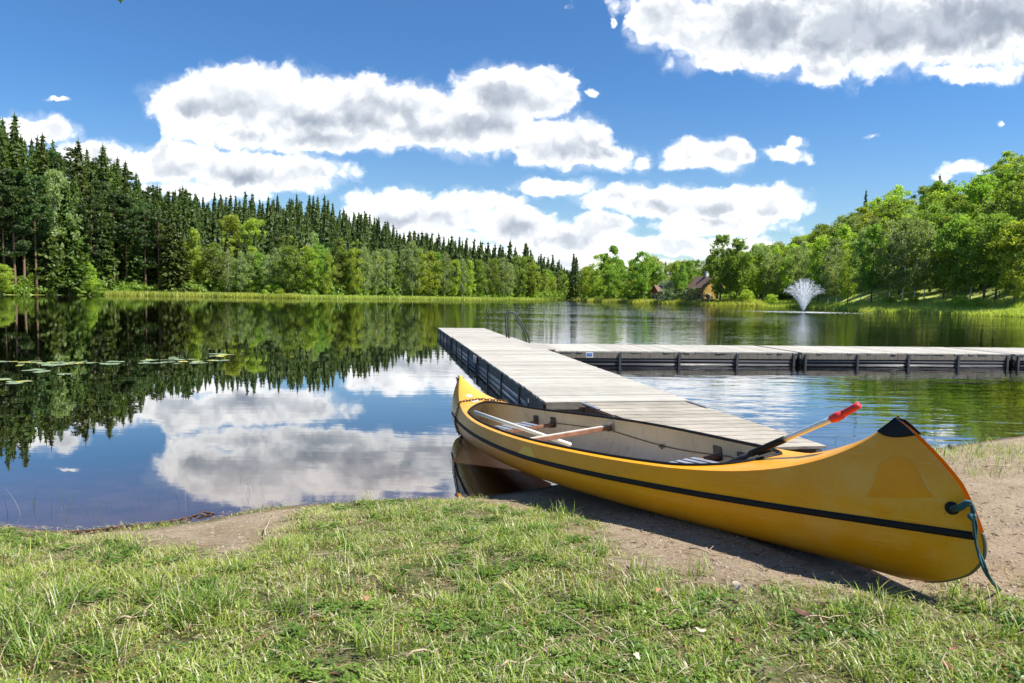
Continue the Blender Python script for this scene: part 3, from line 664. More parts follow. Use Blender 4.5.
# ------------------------------------------------------------------ cottages
M_YWALL = simple('yellow_wall', (.50, .32, .08), .8, scale=.8); M_RWALL = simple('red_wall', (.28, .06, .03), .8, scale=.8)
M_ROOF = simple('clay_roof', (.17, .10, .075), .85, scale=1.5); M_WHITE = simple('white_paint', (.78, .77, .74), .6, var=.06); M_GLASS = simple('dark_pane', (.03, .035, .04), .1, var=.1)
def house(loc, rz, Lx, Wy, hw, hr, wallm, label, scale=1):
    r = empty('house', (loc[0], loc[1], gz1(*loc) - .3), rz)
    m = MB(); x, y = Lx / 2, Wy / 2
    V = [(-x, -y, 0), (x, -y, 0), (x, y, 0), (-x, y, 0), (-x, -y, hw), (x, -y, hw), (x, y, hw), (-x, y, hw), (-x, 0, hw + hr), (x, 0, hw + hr)]
    m.add(V, [(0, 1, 5, 4), (2, 3, 7, 6), (1, 2, 6, 9, 5), (3, 0, 4, 8, 7)]); m.build('wall', wallm, r)
    ro = MB(); L = math.hypot(y, hr); ov = .45
    for sgn in (-1, 1):
        ey = np.array([0, sgn * y, -hr]) / L; nz = np.array([0, sgn * hr, y]) / L
        ro.frame_box(np.array([0, 0, hw + hr + .1]) + ey * (L + ov) / 2, (1, 0, 0), ey, nz, Lx + .9, L + ov, .14)
    rf = ro.build('roof', M_ROOF, r)
    c = MB(); c.box(-.35 + x * .2, .35 + x * .2, -.35, .35, hw + hr - .3, hw + hr + 1.1); c.box(-.42 + x * .2, .42 + x * .2, -.42, .42, hw + hr + 1.1, hw + hr + 1.22); c.build('chimney', M_WHITE, rf)
    for wx in (-.3, .3):
        for wz in (1.0,):
            q = MB(); q.box(wx * Lx - .55, wx * Lx + .55, -y - .06, -y - .003, wz, wz + 1.25); wn = q.build('window', M_WHITE, r)
            q = MB(); q.box(wx * Lx - .44, wx * Lx - .04, -y - .09, -y - .063, wz + .1, wz + 1.15); q.box(wx * Lx + .04, wx * Lx + .44, -y - .09, -y - .063, wz + .1, wz + 1.15); q.build('pane', M_GLASS, wn)
    for wy in (-.22, .22):
        q = MB(); q.box(-x - .06, -x - .003, wy * Wy - .5, wy * Wy + .5, 1.0, 2.2); wn = q.build('window', M_WHITE, r)
        q = MB(); q.box(-x - .09, -x - .063, wy * Wy - .4, wy * Wy + .4, 1.1, 2.1); q.build('pane', M_GLASS, wn)
        q = MB(); q.box(x + .003, x + .06, wy * Wy - .5, wy * Wy + .5, 1.0, 2.2); wn = q.build('window', M_WHITE, r)
        q = MB(); q.box(x + .063, x + .09, wy * Wy - .4, wy * Wy + .4, 1.1, 2.1); q.build('pane', M_GLASS, wn)
    q = MB(); q.box(-.5, .5, -y - .07, -y - .003, 0, 2.1); q.build('door', M_RWALL if wallm is not M_RWALL else M_WHITE, r)
    tag(r, label, 'house'); return r
hx, hy = HOUSE[0]; house((hx - .5, hy - 2), math.radians(-70), 6.0, 5.2, 3.7, 2.5, M_YWALL, 'yellow house with a brown red roof half hidden by shrubs on the far bank')
hx, hy = HOUSE[1]; house((hx - .2, hy - 2), math.radians(20), 3.4, 3.0, 3.0, 1.3, M_RWALL, 'small red cottage with a white door behind the grey willow shrub')

# ------------------------------------------------------------------ fountain
t = mat('spray'); t.n.remove(t.b)
d = t.n.new('ShaderNodeBsdfDiffuse'); d.inputs[0].default_value = (.9, .93, .96, 1); tl = t.n.new('ShaderNodeBsdfTranslucent'); tl.inputs[0].default_value = (.9, .93, .96, 1)
m1 = t.n.new('ShaderNodeMixShader'); m1.inputs[0].default_value = .6; t.l.new(d.outputs[0], m1.inputs[1]); t.l.new(tl.outputs[0], m1.inputs[2])
tp = t.n.new('ShaderNodeBsdfTransparent'); m2 = t.n.new('ShaderNodeMixShader'); m2.inputs[0].default_value = .55
t.l.new(tp.outputs[0], m2.inputs[1]); t.l.new(m1.outputs[0], m2.inputs[2]); t.l.new(m2.outputs[0], t.o.inputs[0]); M_SPRAY = t.m
fp = unp(803, 312.2, 0); fr_ = empty('fountain', (fp[0], fp[1], 0))
rg = np.random.default_rng(77); C = []
n = 13000; th = rg.uniform(0, 2 * math.pi, n); spd = rg.uniform(0, 1, n) ** .55; ph = rg.random(n) ** 1.1
vh = 3.0 * spd * (1 + .12 * np.sin(th * 9)); vz = 8.0 * (1 - .22 * spd ** 2) * rg.uniform(.9, 1.05, n)
tt = ph * .74; xr = vh * tt; zr = np.maximum(vz * 1.12 * tt - 4.9 * tt ** 2, .02) * (1 + 0 * xr)
C = np.stack([xr * np.cos(th) + rg.normal(size=n) * .07 * ph, xr * np.sin(th) + rg.normal(size=n) * .07 * ph, zr], 1)
mi = 900; th = rg.uniform(0, 6.28, mi); R_ = rg.random(mi) * 2.3
C = np.concatenate([C, np.stack([R_ * np.cos(th), R_ * np.sin(th), 2.2 + rg.random(mi) * 1.9 * (1 - R_ / 3)], 1)])
V, F = cards(C, .026, rg, 2.0)
ns_ = 5200; th = 2 * math.pi * (rg.integers(0, 26, ns_) + rg.normal(size=ns_) * .10) / 26; sp_r = rg.choice([.25, .5, .78, 1.0], ns_) * rg.uniform(.93, 1.05, ns_); t_s = .74 * rg.random(ns_)
vr_ = 3.1 * sp_r; vz_ = 8.9 * (1 - .2 * sp_r ** 2) * rg.uniform(.95, 1.04, ns_)
def jet(tt_): return np.stack([vr_ * tt_ * np.cos(th), vr_ * tt_ * np.sin(th), np.maximum(vz_ * tt_ - 4.9 * tt_ ** 2, .02)], 1)
A1 = jet(t_s); A2 = jet(t_s + .035); sd__ = rg.normal(size=(ns_, 3)); dj = A2 - A1; sd__ = np.cross(dj, sd__); sd__ /= np.linalg.norm(sd__, axis=1)[:, None]; wj = (.010 + .014 * (t_s / .74))[:, None]
V = np.concatenate([V, np.stack([A1 - sd__ * wj, A1 + sd__ * wj, A2 + sd__ * wj, A2 - sd__ * wj], 1).reshape(-1, 3)]); F = np.arange(len(V)).reshape(-1, 4)
obj_np('spray', V, F, M_SPRAY, fr_)
nz = MB(); nz.tube([(0, 0, -.5), (0, 0, .1)], [.09, .05], 10); nz.tube([(0, 0, -.06), (0, 0, .04)], [.45, .42], 16); nz.build('nozzle', simple('black_plastic', (.02, .02, .022), .45), fr_)
n = 5000; th = rg.uniform(0, 6.28, n); R_ = rg.normal(size=n) * 2.0; V, F = cards(np.stack([R_ * np.cos(th) * 1.6, R_ * np.sin(th), rg.random(n) * .04], 1), .05, rg, 2.2, up=.8); obj_np('foam', V, F, M_SPRAY, fr_)
tag(fr_, 'white fountain spraying a funnel of water out on the lake by the right bank', 'fountain')

# ------------------------------------------------------------------ docks
def wood(name, col, dark, grain_axis=0, rough=.85):
    t = mat(name); c = t.coord(); r = t.attr('plank')
    sc = [14, 14, 14]; sc[grain_axis] = 1.2
    off = t.comb(t.math('MULTIPLY', r, 37.0), t.math('MULTIPLY', r, 11.0), 0.0)
    v = t.vec('ADD', t.vec('MULTIPLY', c, tuple(sc)), off)
    n = t.noise(v, 2.5, 7, .65)
    cc = t.ramp(n, [(.28, dark), (.5, col), (.75, tuple(min(1, x * 1.15) for x in col))])
    cc = t.mix(1.0, cc, t.ramp(r, [(0, (.80, .79, .77)), (.5, (.96, .95, .93)), (1, (1.08, 1.07, 1.05))]), 'MULTIPLY')
    stain = t.smooth(t.noise(c, 1.3, 6, .65), .52, .72); cc = t.mix(t.math('MULTIPLY', stain, .35), cc, dark)
    knots = t.smooth(t.noise(c, 16, 2, .5), .70, .76); cc = t.mix(t.math('MULTIPLY', knots, .6), cc, tuple(x * .4 for x in dark))
    t.put(t.b.inputs['Base Color'], cc); t.b.inputs['Roughness'].default_value = rough; t.b.inputs['Specular IOR Level'].default_value = .25
    t.put(t.b.inputs['Normal'], t.bump(n, .5, .006)); return t.m
M_DECK = wood('weathered_deck', (.42, .40, .355), (.23, .215, .185), 0)
M_RAMP = wood('older_deck', (.34, .31, .26), (.16, .14, .11), 0)
M_FASC = wood('weathered_fascia', (.235, .225, .20), (.10, .095, .085), 1)
M_FASX = wood('grey_fascia', (.235, .215, .185), (.10, .09, .075), 0)
M_FASV = wood('streaked_fascia', (.27, .24, .20), (.11, .095, .075), 2)
M_PIPD = simple('dark_float_pipe', (.07, .07, .075), .5, var=.2, scale=2)
M_PIPE = simple('grey_float_pipe', (.24, .25, .27), .45, var=.15, scale=2, dirt=(.08, .08, .07))
M_BLACK = simple('black_rubber', (.008, .008, .009), .62, var=.3, spec=.25)
M_GALV = simple('galvanised_steel', (.42, .43, .44), .4, metal=.8, var=.15, scale=10)
M_DGREY = simple('dark_steel', (.055, .056, .06), .55, metal=.3)
M_ALU = simple('bare_aluminium', (.72, .72, .70), .35, metal=.35, var=.08)

def plank_deck(name, ex, ey, org, width, length, z, th, pw, material, parent, skew0=0, skew1=0, rs=1):
    """planks run along ex, stacked along ey from org"""
    rg = random.Random(rs); m = MB(); at = []
    k = 0; p = 0.0; n = int(round(length / pw)); pw = length / n
    for k in range(n):
        c = org + ey * (k + .5) * pw + ex * (width / 2 + rg.uniform(-.006, .006)) + np.array([0, 0, z - th / 2 + rg.uniform(-.0015, .0015)])
        m.frame_box(c - org_of(parent), ex, ey, (0, 0, 1), width + rg.uniform(-.012, .012), pw - .007, th); at += [rg.random()] * 8
    o = m.build(name, material, parent); a = o.data.attributes.new('plank', 'FLOAT', 'POINT'); a.data.foreach_set('value', np.array(at, np.float32)); return o
def org_of(p): return np.array(p.location[:]) if p else np.zeros(3)

def dock_section(label, A, Bv, width, z, group='floating dock sections', side=(1, -1), seed=1, deckmat=None, board=.13, pipes=True, postgap=1.25, axis_mat=None):
    """A: corner of the camera-facing long edge start; Bv: its end; deck extends to the left normal"""
    A = np.array([A[0], A[1], 0.]); B = np.array([Bv[0], Bv[1], 0.]); L = np.linalg.norm(B - A); ey = (B - A) / L; ex = np.array([ey[1], -ey[0], 0.])
    root = empty('dock_section', A)
    plank_deck('deck', ex, ey, A, width, L, z, .028, .12, deckmat or M_DECK, root, rs=seed)
    def side_set(off, sgn):
        base = ex * off
        m = MB(); m.frame_box(base + ey * L / 2 + np.array([0, 0, z - .030 - board / 2]), ex, ey, (0, 0, 1), .032, L - .02, board); f = m.build('fascia_board', axis_mat or M_FASC, root)
        if pipes:
            for zz, r in ((.075, .042), (-.02, .05)):
                m = MB(); b2 = base - ex * sgn * .03; m.tube([b2 + ey * .05 + np.array([0, 0, zz]), b2 + ey * (L - .05) + np.array([0, 0, zz])], r, 10); m.build('float_pipe', M_PIPE if axis_mat is None else M_PIPD, root, True)
        npst = max(2, int(L / postgap) + 1)
        for i in range(npst):
            m = MB(); m.frame_box(base + ex * sgn * .030 + ey * (.09 + (L - .18) * i / (npst - 1)) + np.array([0, 0, (z - .034 - .08) / 2]), ex, ey, (0, 0, 1), .022, .05, z - .034 + .08); m.build('post', M_DGREY if pipes else M_FASX, root)
    side_set(.02, -1); side_set(width - .02, 1)
    for k in (0, 1):
        m = MB(); m.frame_box(ex * width / 2 + ey * (.022 if k == 0 else L - .022) + np.array([0, 0, z - .03 - board / 2]), ex, ey, (0, 0, 1), width - .09, .034, board - .004); m.build('end_board', M_FASX, root)
    m = MB(); nfl = max(1, int(L / 2.2))
    for i in range(nfl):
        m.frame_box(ex * width / 2 + ey * (L * (i + .5) / nfl) + np.array([0, 0, .0]), ex, ey, (0, 0, 1), width - .22, L / nfl - .12, .18)
    m.build('float_block', M_BLACK, root)
    tag(root, label, 'dock', group); return root
DZ = .30
mainL = [np.array(P2(546.6, 402.5, DZ)), np.array(P2(478.5, 354.2, DZ)), np.array(P2(453.7, 336.6, DZ)), np.array(P2(438, 327.2, DZ))]
# straighten the left edge
p0, p3 = mainL[0], mainL[3]; dirm = (p3 - p0) / np.linalg.norm(p3 - p0); nrm = np.array([dirm[1], -dirm[0]])
def along(t): return p0 + dirm * t
t1 = float((mainL[1] - p0) @ dirm); t2 = float((mainL[2] - p0) @ dirm); t3 = float((p3 - p0) @ dirm)
print('dock', p0, dirm, t1, t2, t3)
off2 = float((mainL[2] - p0) @ nrm)
WD = 1.66
dA = dock_section('nearest wooden section of the long dock, starting at the ramp behind the canoe', along(0), along(t1 - .003), WD, DZ, seed=1)
dB = dock_section('middle wooden section of the long dock, where the ladder and the side arm are fixed', along(t1 + .003), along(t2 - .03), WD, DZ, seed=2)
dC = dock_section('outermost section at the far end of the long dock', along(t2 + .03) , along(t3), WD - .05, DZ - .02, seed=3)
for k, tt in enumerate([t1 - .12, t1 + .15]):
    m = MB(); q = along(tt) - nrm * .035; m.box(q[0] - .012 , q[0] + .012, q[1] - .07, q[1] + .07, .15, .265); o = m.build('bracket', M_GALV, None)
    par = dA if k == 0 else dB; o.parent = par; o.location = (-par.location[0], -par.location[1], 0)
# edge strip along the shore end of the near section
m = MB(); ex3 = np.array([nrm[0], nrm[1], 0]); ey3 = np.array([dirm[0], dirm[1], 0])
m.frame_box(ex3 * WD / 2 - ey3 * .012 + np.array([0, 0, DZ - .035]), ex3, ey3, (0, 0, 1), WD + .01, .016, .08); m.build('edge_strip', M_FASX, dA)
# ladder on the right side near the far end
lad = empty('dock_ladder', (0, 0, 0)); lp = np.array([*P2(508, 338.5, DZ)]); lt = float((lp - p0) @ dirm)
def ladder():
    for s in (-.19, .19):
        b = along(lt + s + .3); e = b + nrm * (WD - .12)
        P = []
        def q(dx, z): v = e + nrm * dx; return (v[0], v[1], z)
        P = [q(-.06, DZ - .01), q(-.09, DZ + .35), q(-.1, DZ + .58), q(-.05, DZ + .68), q(.05, DZ + .70), q(.14, DZ + .63), q(.45, DZ + .12), q(.56, -.1), q(.6, -.9)]
        m = MB(); m.tube(P, .019, 8); m.build('rail', M_DGREY, lad, True)
    for zz, dx in ((.05, .515), (-.22, .57), (-.5, .58)):
        a = along(lt + .11) + nrm * (WD - .12 + dx); c = along(lt + .49) + nrm * (WD - .12 + dx)
        m = MB(); m.tube([(a[0], a[1], zz), (c[0], c[1], zz)], .018, 6); m.build('rung', M_DGREY, lad, True)
ladder(); tag(lad, 'dark metal swim ladder with two bent handrails on the side of the long dock', 'ladder')
# mooring hoop near the shore end of the left side
q = along(.75) - nrm * .05; m = MB(); m.tube([(q[0], q[1] + .1 * math.cos(a) - .05, .10 + .13 * math.sin(a)) for a in np.linspace(-.3, math.pi + .3, 14)], .011, 8)
tag(m.build('mooring_hoop', M_DGREY, None, True), 'small dark metal hoop on the near left corner of the long dock', 'mooring ring')

# side arm
ZA = .28
a0 = np.array(P2(560, 350.9, ZA)); a1 = np.array(P2(1024, 354.2, ZA)); da = (a1 - a0) / np.linalg.norm(a1 - a0)
# left end butts the main dock
def cross_t(z0):
    # t along arm where main dock right edge is
    e = p0 + nrm * (WD + .06); A_ = np.array([[da[0], -dirm[0]], [da[1], -dirm[1]]]); return np.linalg.solve(A_, e - a0)[0]
ts = cross_t(0) ; tj = float((np.array(P2(798, 352.3, ZA)) - a0) @ da); te = float((np.array(P2(1012, 354, ZA)) - a0) @ da)
WA = 2.1
def armp(t): return a0 + da * t
# these run to the right: the camera facing edge is the start, deck lies behind it
def arm_section(label, t_a, t_b, seed):
    # A->B reversed so that the deck extends away from the camera
    A = armp(t_b) ; B = armp(t_a)
    return dock_section(label, A, B, WA, ZA, 'side arm sections', seed=seed, board=.12, postgap=1.25, axis_mat=M_FASV)
arm1 = arm_section('left section of the side arm dock, the one carrying the small blue sign', ts + .10, tj - .05, 11)
arm2 = arm_section('middle section of the side arm dock, right of the dark joint', tj + .05, te - .05, 12)
arm3 = arm_section('rightmost section of the side arm dock, cut by the picture edge', te + .05, te + 6.2, 13)
# dark couplers in the joint
for tt, lb in ((tj, 'black rubber coupler in the joint of the side arm dock'), (te, 'black rubber coupler at the right end joint of the side arm dock')):
    q = armp(tt); m = MB(); m.tube([(q[0], q[1] + .02, .02), (q[0], q[1] + .02, ZA - .045)], .045, 10); m.tube([(q[0], q[1] + .02, .1), (q[0], q[1] + .02, .18)], .07, 10)
    tag(m.build('coupler', M_BLACK, None, True), lb, 'coupler')
# small gangplank between the two docks
q0 = armp(ts + .06); 
rt_ = empty('bridge_plate', (q0[0], q0[1], 0)); m = MB(); dn = np.array([-da[1], da[0], 0]); d3 = np.array([da[0], da[1], 0])
m.frame_box(d3 * -.17 + dn * (WA / 2) + np.array([0, 0, ZA + .012]), d3, dn, (0, 0, 1), .50, WA * .86, .02); m.build('plate', M_DECK, rt_)
a = rt_.children[0].data.attributes.new('plank', 'FLOAT', 'POINT'); m = MB(); m.frame_box(d3 * -.16 + dn * .2 + np.array([0, 0, ZA - .06]), d3, dn, (0, 0, 1), .30, .08, .1); m.build('hinge_beam', M_FASX, rt_)
tag(rt_, 'flat plate bridging the gap where the side arm meets the long dock', 'bridge plate')
# sign
sp = armp(float((np.array(P2(589, 351, ZA)) - a0) @ da)); sg = empty('sign', (sp[0], sp[1] - .052, ZA - .075))
def nb(name, w_, h_, y, mt, par, dz=0): m = MB(); m.box(-w_ / 2, w_ / 2, y - .003, y, -h_ / 2 + dz, h_ / 2 + dz); return m.build(name, mt, par)
nb('board', .155, .112, -.004, M_WHITE, sg); nb('blue_panel', .118, .062, -.0085, simple('sign_blue', (.05, .18, .45), .4, var=.05), sg, .006)
m = MB(); m.tube([(-.04, -.0135, -.005), (-.02, -.0135, .003), (0, -.0135, -.005), (.02, -.0135, .003), (.04, -.0135, -.005)], .003, 5); m.build('wave_mark', simple('pale_blue', (.3, .5, .75), .4), sg)
sg.rotation_euler.z = math.atan2(da[1], da[0])
tag(sg, 'small blue sign with a white border on the side of the side arm dock', 'sign')

# ramp from the near section down to the shore
rp = empty('shore_ramp', (p0[0], p0[1], 0))
rr0 = p0 + nrm * (WD - .04) - dirm * .03; rr1 = np.array([*on_ground(826, 459)[:2]]); rd = (rr1 - rr0); RL = np.linalg.norm(rd); rd /= RL; rn = -nrm
RWD = 1.24
z0, z1 = DZ - .012, .085
def rpt(s, wv, dz=0): v = rr0 + rd * s * RL + rn * wv; return np.array([v[0] - p0[0], v[1] - p0[1], z0 + (z1 - z0) * s + dz])
m = MB(); at = []; npk = int(RL * 1.02 / .125); ez = np.cross(np.append(rn, 0) * -1, (rpt(1, 0) - rpt(0, 0)) / RL); ez = ez if ez[2] > 0 else -ez
eyr = (rpt(1, 0) - rpt(0, 0)); eyr /= np.linalg.norm(eyr)
for k in range(npk):
    # planks parallel to the dock's end
    s = (k + .5) / npk; c = rpt(s, RWD / 2); wv = random.uniform(-.012, .012)
    m.frame_box(c + np.append(rn, 0) * wv, np.append(rn, 0), eyr, ez, RWD, RL / npk - .008, .03); at += [random.random()] * 8
o = m.build('deck', M_RAMP, rp); a = o.data.attributes.new('plank', 'FLOAT', 'POINT'); a.data.foreach_set('value', np.array(at, np.float32))
for wv in (.06, RWD - .06):
    m = MB(); m.frame_box(rpt(.5, wv, -.075), np.append(rn, 0), eyr, ez, .06, RL - .02, .11); m.build('beam', M_FASX, rp)
for wv in (.03, RWD + .02):
    m = MB(); m.frame_box(rpt(.10, wv, .022), np.append(rn, 0), eyr, ez, .05, RL * .17, .012); m.build('side_plate', M_GALV, rp, bevel=.004)
tag(rp, 'wooden ramp of older planks leading from the dock end to the shore behind the canoe', 'ramp')

# ------------------------------------------------------------------ canoe
CP = dict(f=np.array([-.59, 7.091, -.037]), n=np.array([1.718, 2.338, .38]), roll=.071, B=.466, D=.337, H=.640, pp=1.803, q=5.144, e0=.80, e1=.95, s0=.233, s1=.015)
cM = (CP['f'] + CP['n']) / 2; cL = np.linalg.norm(CP['n'] - CP['f']); cex = (CP['n'] - CP['f']) / cL
_ey = np.cross([0, 0, 1.], cex); _ey /= np.linalg.norm(_ey); _ez = np.cross(cex, _ey); c_, s_ = math.cos(CP['roll']), math.sin(CP['roll'])
cey = _ey * c_ + _ez * s_; cez = -_ey * s_ + _ez * c_
canoe = empty('canoe', tuple(cM)); RM = Matrix([[cex[i], cey[i], cez[i]] for i in range(3)]); canoe.rotation_euler = RM.to_euler()
HL = 2.632
# stem outline read as (height, how far it stands back from the foremost point)
STEM_Z = np.array([0, .02, .094, .168, .229, .321, .425, .512, .603, .640]); STEM_O = np.array([.33, .20, .062, .007, 0, .027, .069, .147, .245, .30])
_z = np.linspace(0, .64, 129); _o = np.interp(_z, STEM_Z, STEM_O)
for _ in range(25): _o[1:-1] = (_o[:-2] + 2 * _o[1:-1] + _o[2:]) / 4
STEM_Z, STEM_O = _z, _o
def c_sheer(u):
    u = np.abs(u); return CP['D'] + (CP['H'] - CP['D']) * u ** CP['q']
def hull(u, v, side, off=0.0):
    """u -1..1 along, v 0 gunwale .. 1 keel, side +-1; returns local xyz"""
    u = np.asarray(u, float); v = np.asarray(v, float); au = np.abs(u)
    e = CP['e0'] + (CP['e1'] - CP['e0']) * au ** 3
    cv = np.clip(np.cos(v * np.pi / 2), 0, 1); svv = np.clip(np.sin(v * np.pi / 2), 0, 1)
    h = cv ** e * (1 + .12 * np.sin(v * np.pi)); g = 1 - svv ** (e)
    z = c_sheer(u) * g
    zend = CP['H'] * g
    o = np.interp(zend, STEM_Z, STEM_O)
    s = u * HL - np.sign(u) * o * au ** 4
    b = CP['B'] * np.clip(1 - au ** CP['pp'], 0, 1)
    w = side * (b * h + .012 * cv ** .3 * np.ones_like(u)) 
    return np.stack([s, w * np.ones_like(s), z * np.ones_like(s)], -1)
def hull_n(u, v, side, off):
    """offset point along surface normal (outwards positive)"""
    d = 1e-3; p = hull(u, v, side); a = hull(np.clip(u + d, -1, 1), v, side) - hull(np.clip(u - d, -1, 1), v, side); b = hull(u, np.clip(v + d, 0, 1), side) - hull(u, np.clip(v - d, 0, 1), side)
    n = np.cross(a, b); n /= np.linalg.norm(n, axis=-1)[..., None] + 1e-12
    # outward: away from the axis
    sg = np.sign(n[..., 1:2] * side + 1e-9 - n[..., 2:3] * .3)
    return p + n * sg * off
def v_of_z(u, z):
    e = CP['e0'] + (CP['e1'] - CP['e0']) * np.abs(u) ** 3
    return np.arcsin(np.clip(1 - z / c_sheer(u), 0, 1) ** (1 / e)) * 2 / np.pi
def grid(Pg, flip=False):
    nu, nv = Pg.shape[:2]; ii = np.arange(nu * nv).reshape(nu, nv)
    F = np.stack([ii[:-1, :-1].ravel(), ii[1:, :-1].ravel(), ii[1:, 1:].ravel(), ii[:-1, 1:].ravel()], 1)
    return Pg.reshape(-1, 3), F[:, ::-1] if flip else F
# yellow gelcoat: scuffed, faded patches where stickers and sun have worked
t = mat('yellow_gelcoat'); c = t.coord(); cx, cy, cz = t.sep(c)
base = t.ramp(t.noise(c, 2.2, 6, .6), [(.3, (.74, .29, .001)), (.7, (.84, .36, .002))])
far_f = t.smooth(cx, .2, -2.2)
base = t.mix(t.math('MULTIPLY', far_f, .45), base, (.66, .44, .12))  # paler towards the far end: light reflected off the water, put into the colour
scr = t.smooth(t.noise(t.vec('MULTIPLY', c, (1.0, 1, 9)), 9, 8, .75), .60, .75); base = t.mix(t.math('MULTIPLY', scr, .25), base, (.80, .42, .06))
drip = t.math('MULTIPLY', t.smooth(t.noise(t.vec('MULTIPLY', c, (16, 1, .8)), 1, 6, .7), .56, .74), t.smooth(cx, .8, -1.6)); base = t.mix(t.math('MULTIPLY', drip, .5), base, (.26, .15, .04))
dirt = t.smooth(t.noise(c, 38, 5, .7), .64, .70); base = t.mix(t.math('MULTIPLY', dirt, .55), base, (.16, .09, .03))
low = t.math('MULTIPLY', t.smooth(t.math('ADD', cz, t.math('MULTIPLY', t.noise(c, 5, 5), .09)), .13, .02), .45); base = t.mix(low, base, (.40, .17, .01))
sc2 = t.smooth(t.noise(t.vec('MULTIPLY', c, (2.2, 3, 60)), 2.2, 7, .8), .57, .63); base = t.mix(t.math('MULTIPLY', sc2, .32), base, (.88, .60, .22))
sc3 = t.smooth(t.noise(t.vec('MULTIPLY', c, (3.5, 3, 45)), 2.9, 7, .8), .60, .64); base = t.mix(t.math('MULTIPLY', sc3, .45), base, (.24, .12, .02))
# pale worn blotches round the near peak
wb = t.math('MULTIPLY', t.smooth(cx, 1.75, 2.1), t.smooth(t.noise(c, 4.5, 5, .6), .42, .62)); base = t.mix(t.math('MULTIPLY', wb, .55), base, (.76, .41, .07))
t.put(t.b.inputs['Base Color'], base); t.put(t.b.inputs['Roughness'], t.math('MULTIPLY_ADD', t.noise(c, 12, 6, .7), .3, .22))
t.b.inputs['Coat Weight'].default_value = .12; t.b.inputs['Coat Roughness'].default_value = .2; t.b.inputs['Specular IOR Level'].default_value = .35
t.put(t.b.inputs['Normal'], t.bump(t.math('ADD', t.noise(c, 3.5, 3), t.math('MULTIPLY', t.noise(c, 60, 3), .04)), .25, .02)); M_YEL = t.m
t = mat('cream_inside'); c = t.coord(); cx, cy, cz = t.sep(c)
base = t.ramp(t.noise(c, 3, 6, .65), [(.3, (.68, .62, .45)), (.7, (.84, .79, .60))])
st = t.smooth(t.noise(c, 6, 9, .75), .52, .68); base = t.mix(t.math('MULTIPLY', st, .4), base, (.26, .21, .13))
st = t.smooth(t.noise(t.vec('MULTIPLY', c, (14, 1, 1.2)), 1.3, 6, .7), .55, .72); base = t.mix(t.math('MULTIPLY', st, .4), base, (.30, .24, .15))
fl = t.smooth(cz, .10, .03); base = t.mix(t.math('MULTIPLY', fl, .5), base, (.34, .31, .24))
t.put(t.b.inputs['Base Color'], base); t.b.inputs['Roughness'].default_value = .5
tl = t.n.new('ShaderNodeBsdfTranslucent'); t.put(tl.inputs[0], t.mix(1.0, base, (1, .9, .62), 'MULTIPLY')); mx = t.n.new('ShaderNodeMixShader'); mx.inputs[0].default_value = .35
t.l.new(t.b.outputs[0], mx.inputs[1]); t.l.new(tl.outputs[0], mx.inputs[2]); t.l.new(mx.outputs[0], t.o.inputs[0]); M_CREAM = t.m

uu = np.sin(np.linspace(-1, 1, 141) * np.pi / 2); vv = np.linspace(0, 1, 30)
UU, VV = np.meshgrid(uu, vv, indexing='ij')
V1, F1 = grid(hull(UU, VV, -1), True); V2, F2 = grid(hull(UU, VV, 1)); V = np.concatenate([V1, V2]); F = np.concatenate([F1, F2 + len(V1)])
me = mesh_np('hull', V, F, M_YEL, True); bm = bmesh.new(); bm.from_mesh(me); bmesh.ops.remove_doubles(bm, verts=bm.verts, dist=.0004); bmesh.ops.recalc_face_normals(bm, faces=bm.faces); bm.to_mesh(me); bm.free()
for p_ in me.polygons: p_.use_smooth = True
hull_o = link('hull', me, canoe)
# deck plate: everything between the gunwales except the cockpit
def flange_w(u): return .040 * np.clip((1 - np.abs(u) ** 6), 0, 1)
U_F, U_N = -.70, .655          # cockpit ends on the centre line
def half_in(u):                 # half width of the cockpit at u (local w)
    b = hull(u, np.zeros_like(u), 1)[..., 1] - flange_w(u)
    endn = np.where(u > 0, (U_N - u) / .16, (u - U_F) / .10)
    return b * np.clip(1 - (1 - np.clip(endn, 0, 1)) ** 2.0, 0, 1) ** .5
def crown(u, w):                # deck height above the local sheer
    b = hull(u, np.zeros_like(u), 1)[..., 1]; r = np.clip(np.abs(w) / np.maximum(b, 1e-4), 0, 1)
    return c_sheer(u) + .014 * np.sqrt(np.clip(1 - r ** 2.2, 0, 1)) * (1) + .02 * (1 - r) * np.clip((np.abs(u) - .6) / .1, 0, 1) * np.clip((1 - np.abs(u)) / .15, 0, 1)
def s_of_u(u): return hull(u, np.zeros_like(u), 1)[..., 0]
uc = np.concatenate([np.linspace(U_F, U_F + .12, 22), np.linspace(U_F + .12, U_N - .18, 50)[1:-1], np.linspace(U_N - .18, U_N, 24)])
ug = np.concatenate([np.linspace(-1, U_F, 30)[:-1], uc, np.linspace(U_N, 1, 34)[1:]])
DV = []; DF = []; b0 = 0
for side in (-1, 1):
    rows = []
    for k in range(7):
        b = hull(ug, np.zeros_like(ug), 1)[:, 1]
        inn = np.where((ug > U_F) & (ug < U_N), half_in(ug), 0.0); wv = b + (inn - b) * k / 6
        rows.append(np.stack([s_of_u(ug), side * wv, crown(ug, wv)], -1))
    G = np.stack(rows, 1); V, F = grid(G, side > 0); DV.append(V); DF.append(F + b0); b0 += len(V)
me = mesh_np('deck', np.concatenate(DV), np.concatenate(DF), M_YEL, True); bm = bmesh.new(); bm.from_mesh(me); bmesh.ops.remove_doubles(bm, verts=bm.verts, dist=.0006); bmesh.ops.recalc_face_normals(bm, faces=bm.faces)
bm.to_mesh(me); bm.free()
for p_ in me.polygons: p_.use_smooth = True
link('deck', me, canoe)
